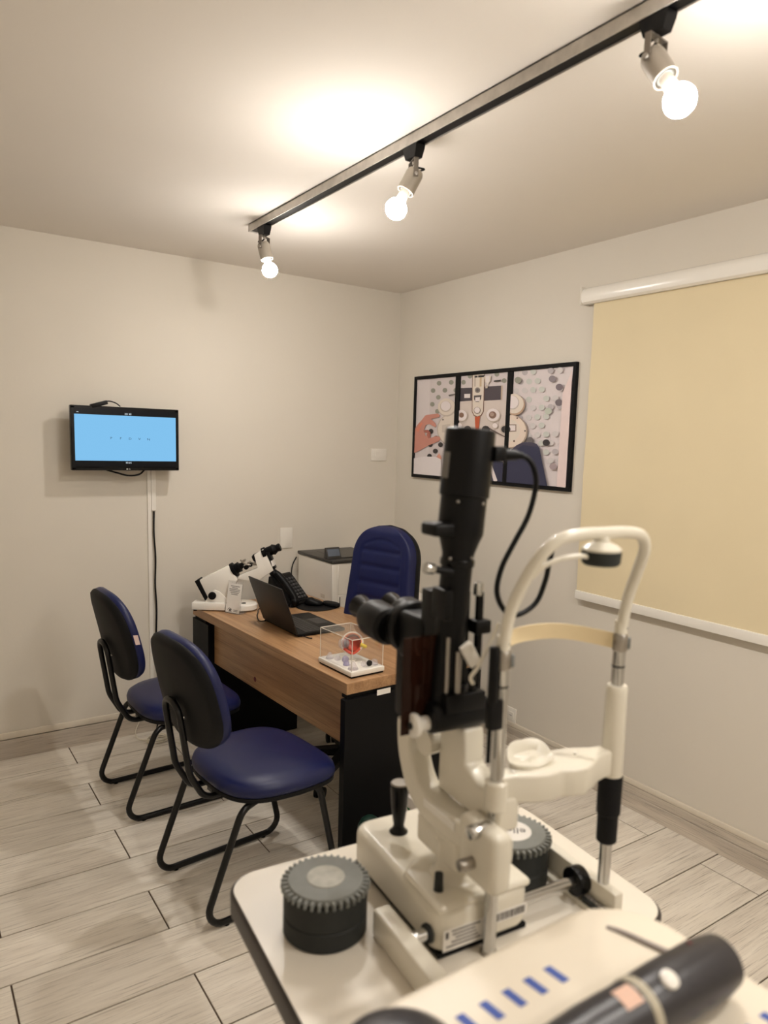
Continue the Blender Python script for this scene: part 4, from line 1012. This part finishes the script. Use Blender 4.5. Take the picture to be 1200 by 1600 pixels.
# arch tube bent towards the patient
half = [(-.13, 0, .515), (-.13, -.003, .55), (-.128, -.014, .60), (-.122, -.036, .65), (-.111, -.057, .690), (-.086, -.069, .715), (-.045, -.073, .722)]
arc = half+[(0, -.074, .7225)]+[(-x, y, z) for x, y, z in reversed(half)]
CRp(B().tube(spline(arc, 6), .0098, 14), 'arch_tube', M_cream, angle=60)
for s_ in (-1, 1): CRp(B().cyl((s_*.13, 0, .526), (s_*.13, 0, .552), .0112, n=20), 'arch_ferrule', M_cream)
for s_ in (-1, 1): CRp(B().sphere((s_*.13+.004, -.0105, .540), .0016, 8, 6), 'ferrule_pin', M_dgrey)
# fixation lamp
CRp(B().lathe([(.026, 0), (.030, .004), (.031, .022), (.027, .024)], 28, Matrix.Translation((-.004, -.074, .672))), 'fixation_lamp', M_dgrey)
CRp(B().lathe([(.030, 0), (.031, .004), (.024, .010), (.012, .016), (.010, .024)], 28, Matrix.Translation((-.004, -.074, .694))), 'lamp_cap', M_cream)
CRp(B().tube(spline([(-.116, -.045, .655), (-.105, -.056, .672), (-.08, -.066, .684), (-.05, -.072, .688), (-.03, -.074, .686)]), .0042, 10), 'lamp_stem', M_cream, angle=60)
# black marker sleeve beside the left rod and thin cable
CRp(B().cyl((-.150, -.004, .445), (-.150, -.004, .537), .0085, n=16, bev=.002).box(-.157, -.132, -.012, .006, .400, .450, .003, 2).cyl((-.153, -.004, .345), (-.153, -.004, .40), .0035, n=10), 'marker_sleeve', M_blackpl)
CRp(B().tube(spline([(-.137, .006, .572), (-.148, .012, .540), (-.163, .02, .50), (-.170, .03, .48), (-.165, .03, .468)]), .0032, 8), 'thin_cable', M_cream, angle=60)
CRp(B().box(-.128, -.112, .008, .018, .232, .268, .003, 1), 'clamp_knob', M_black)

# ================================================================== FOREGROUND INSTRUMENT STAND
ts = thing('instrument_tray', 'cream rounded instrument tray with blue marks, out of focus in front', 'tray stand', (-2.235, -3.692, 0))
def roundrect(x0, x1, y0, y1, r, n=8):
    o = []
    for cx, cy, a0_ in ((x1-r, y1-r, 0), (x0+r, y1-r, PI/2), (x0+r, y0+r, PI), (x1-r, y0+r, 1.5*PI)):
        for i in range(n+1): a = a0_+PI/2*i/n; o.append((cx+r*math.cos(a), cy+r*math.sin(a)))
    return o
B().prism(roundrect(-.285, .285, -.285, .288, .10), .985, 1.05, None, .016, 4).build('tray_top', M_tray, ts, 50)
B().cyl((0, 0, .05), (0, 0, .985), .04, n=24).build('column', M_cream, ts)
B().lathe([(.22, 0), (.22, .02), (.10, .045), (.05, .06)], 40).build('base', M_cream, ts)
for i in range(7):
    x = .088-.033*i
    B().prism([(-.004, -.014), (.007, -.014), (.004, .014), (-.007, .014)], 1.0498, 1.0506).build('blue_mark', M_blue, ts, 0, loc=(x, .212, 0))
for i in range(3): B().prism([(-.004, -.014), (.007, -.014), (.004, .014), (-.007, .014)], 1.0498, 1.0506).build('blue_mark', M_blue, ts, 0, loc=(.235-.033*i, .035, 0))
B().tube(spline([(.205, .235, 1.049), (.212, .217, 1.051), (.222, .182, 1.052), (.230, .157, 1.052)]), .004, 8).build('shadow_bar', mat('soft_grey', (158, 148, 142), .5), ts)  # soft grey bar modelled in place of a shadow across the tray
hh_ = thing('handheld_instrument', 'dark handheld instrument with white button lying on the cream tray', 'handheld instrument', (-2.095, -3.592, 1.05), math.radians(-2))
prf = [(.016, -.20), (.026, -.195), (.0305, -.12), (.0305, -.062), (.0315, -.055), (.033, .0), (.033, .060), (.029, .088), (.020, .096), (.0, .097)]
B().lathe(prf, 32, frame((0, 0, .0335), (0, 1, 0), (0, 0, 1), (1, 0, 0))).build('barrel', M_handheld, hh_)
HA = frame((0, 0, .0335), (0, 1, 0), (0, 0, 1), (1, 0, 0))
B().lathe([(.0310, -.060), (.0322, -.058), (.0322, -.050), (.0312, -.048)], 32, HA).build('ring', mat('pale_ring', (186, 178, 158), .5), hh_)
B().loft([[HA @ Vector((r_*math.cos(a), r_*math.sin(a), z)) for a in (1.35, 1.6, 1.85, 2.1) ] + [HA @ Vector((.030*math.cos(a), .030*math.sin(a), z)) for a in (2.1, 1.85, 1.6, 1.35)] for r_, z in ((.0312, -.088), (.0312, -.064))]).build('label_patch', M_peach, hh_, 30)
B().lathe([(.010, 0), (.010, .003), (.006, .005), (0, .0055)], 20, Matrix.Translation((-.022, -.012, .0635)) @ Matrix.Rotation(.4, 4, 'X')).build('button', M_whitegl, hh_)
B().sphere((.045, .012, .0635), .003, 8, 6).build('indicator', M_maroon, hh_)
kn = thing('round_cap', 'dark round cap standing on the cream tray at the bottom of the picture', 'cap', (-2.385, -3.505, 1.051))
B().lathe([(.062, 0), (.066, .004), (.066, .02), (.060, .034), (.045, .044), (.020, .049), (0, .05)], 36).build('shell', M_handheld, kn)
B().lathe([(.067, .004), (.0685, .006), (.0685, .014), (.067, .016)], 36, None, False, False).build('grip_ring', M_dgrey, kn)
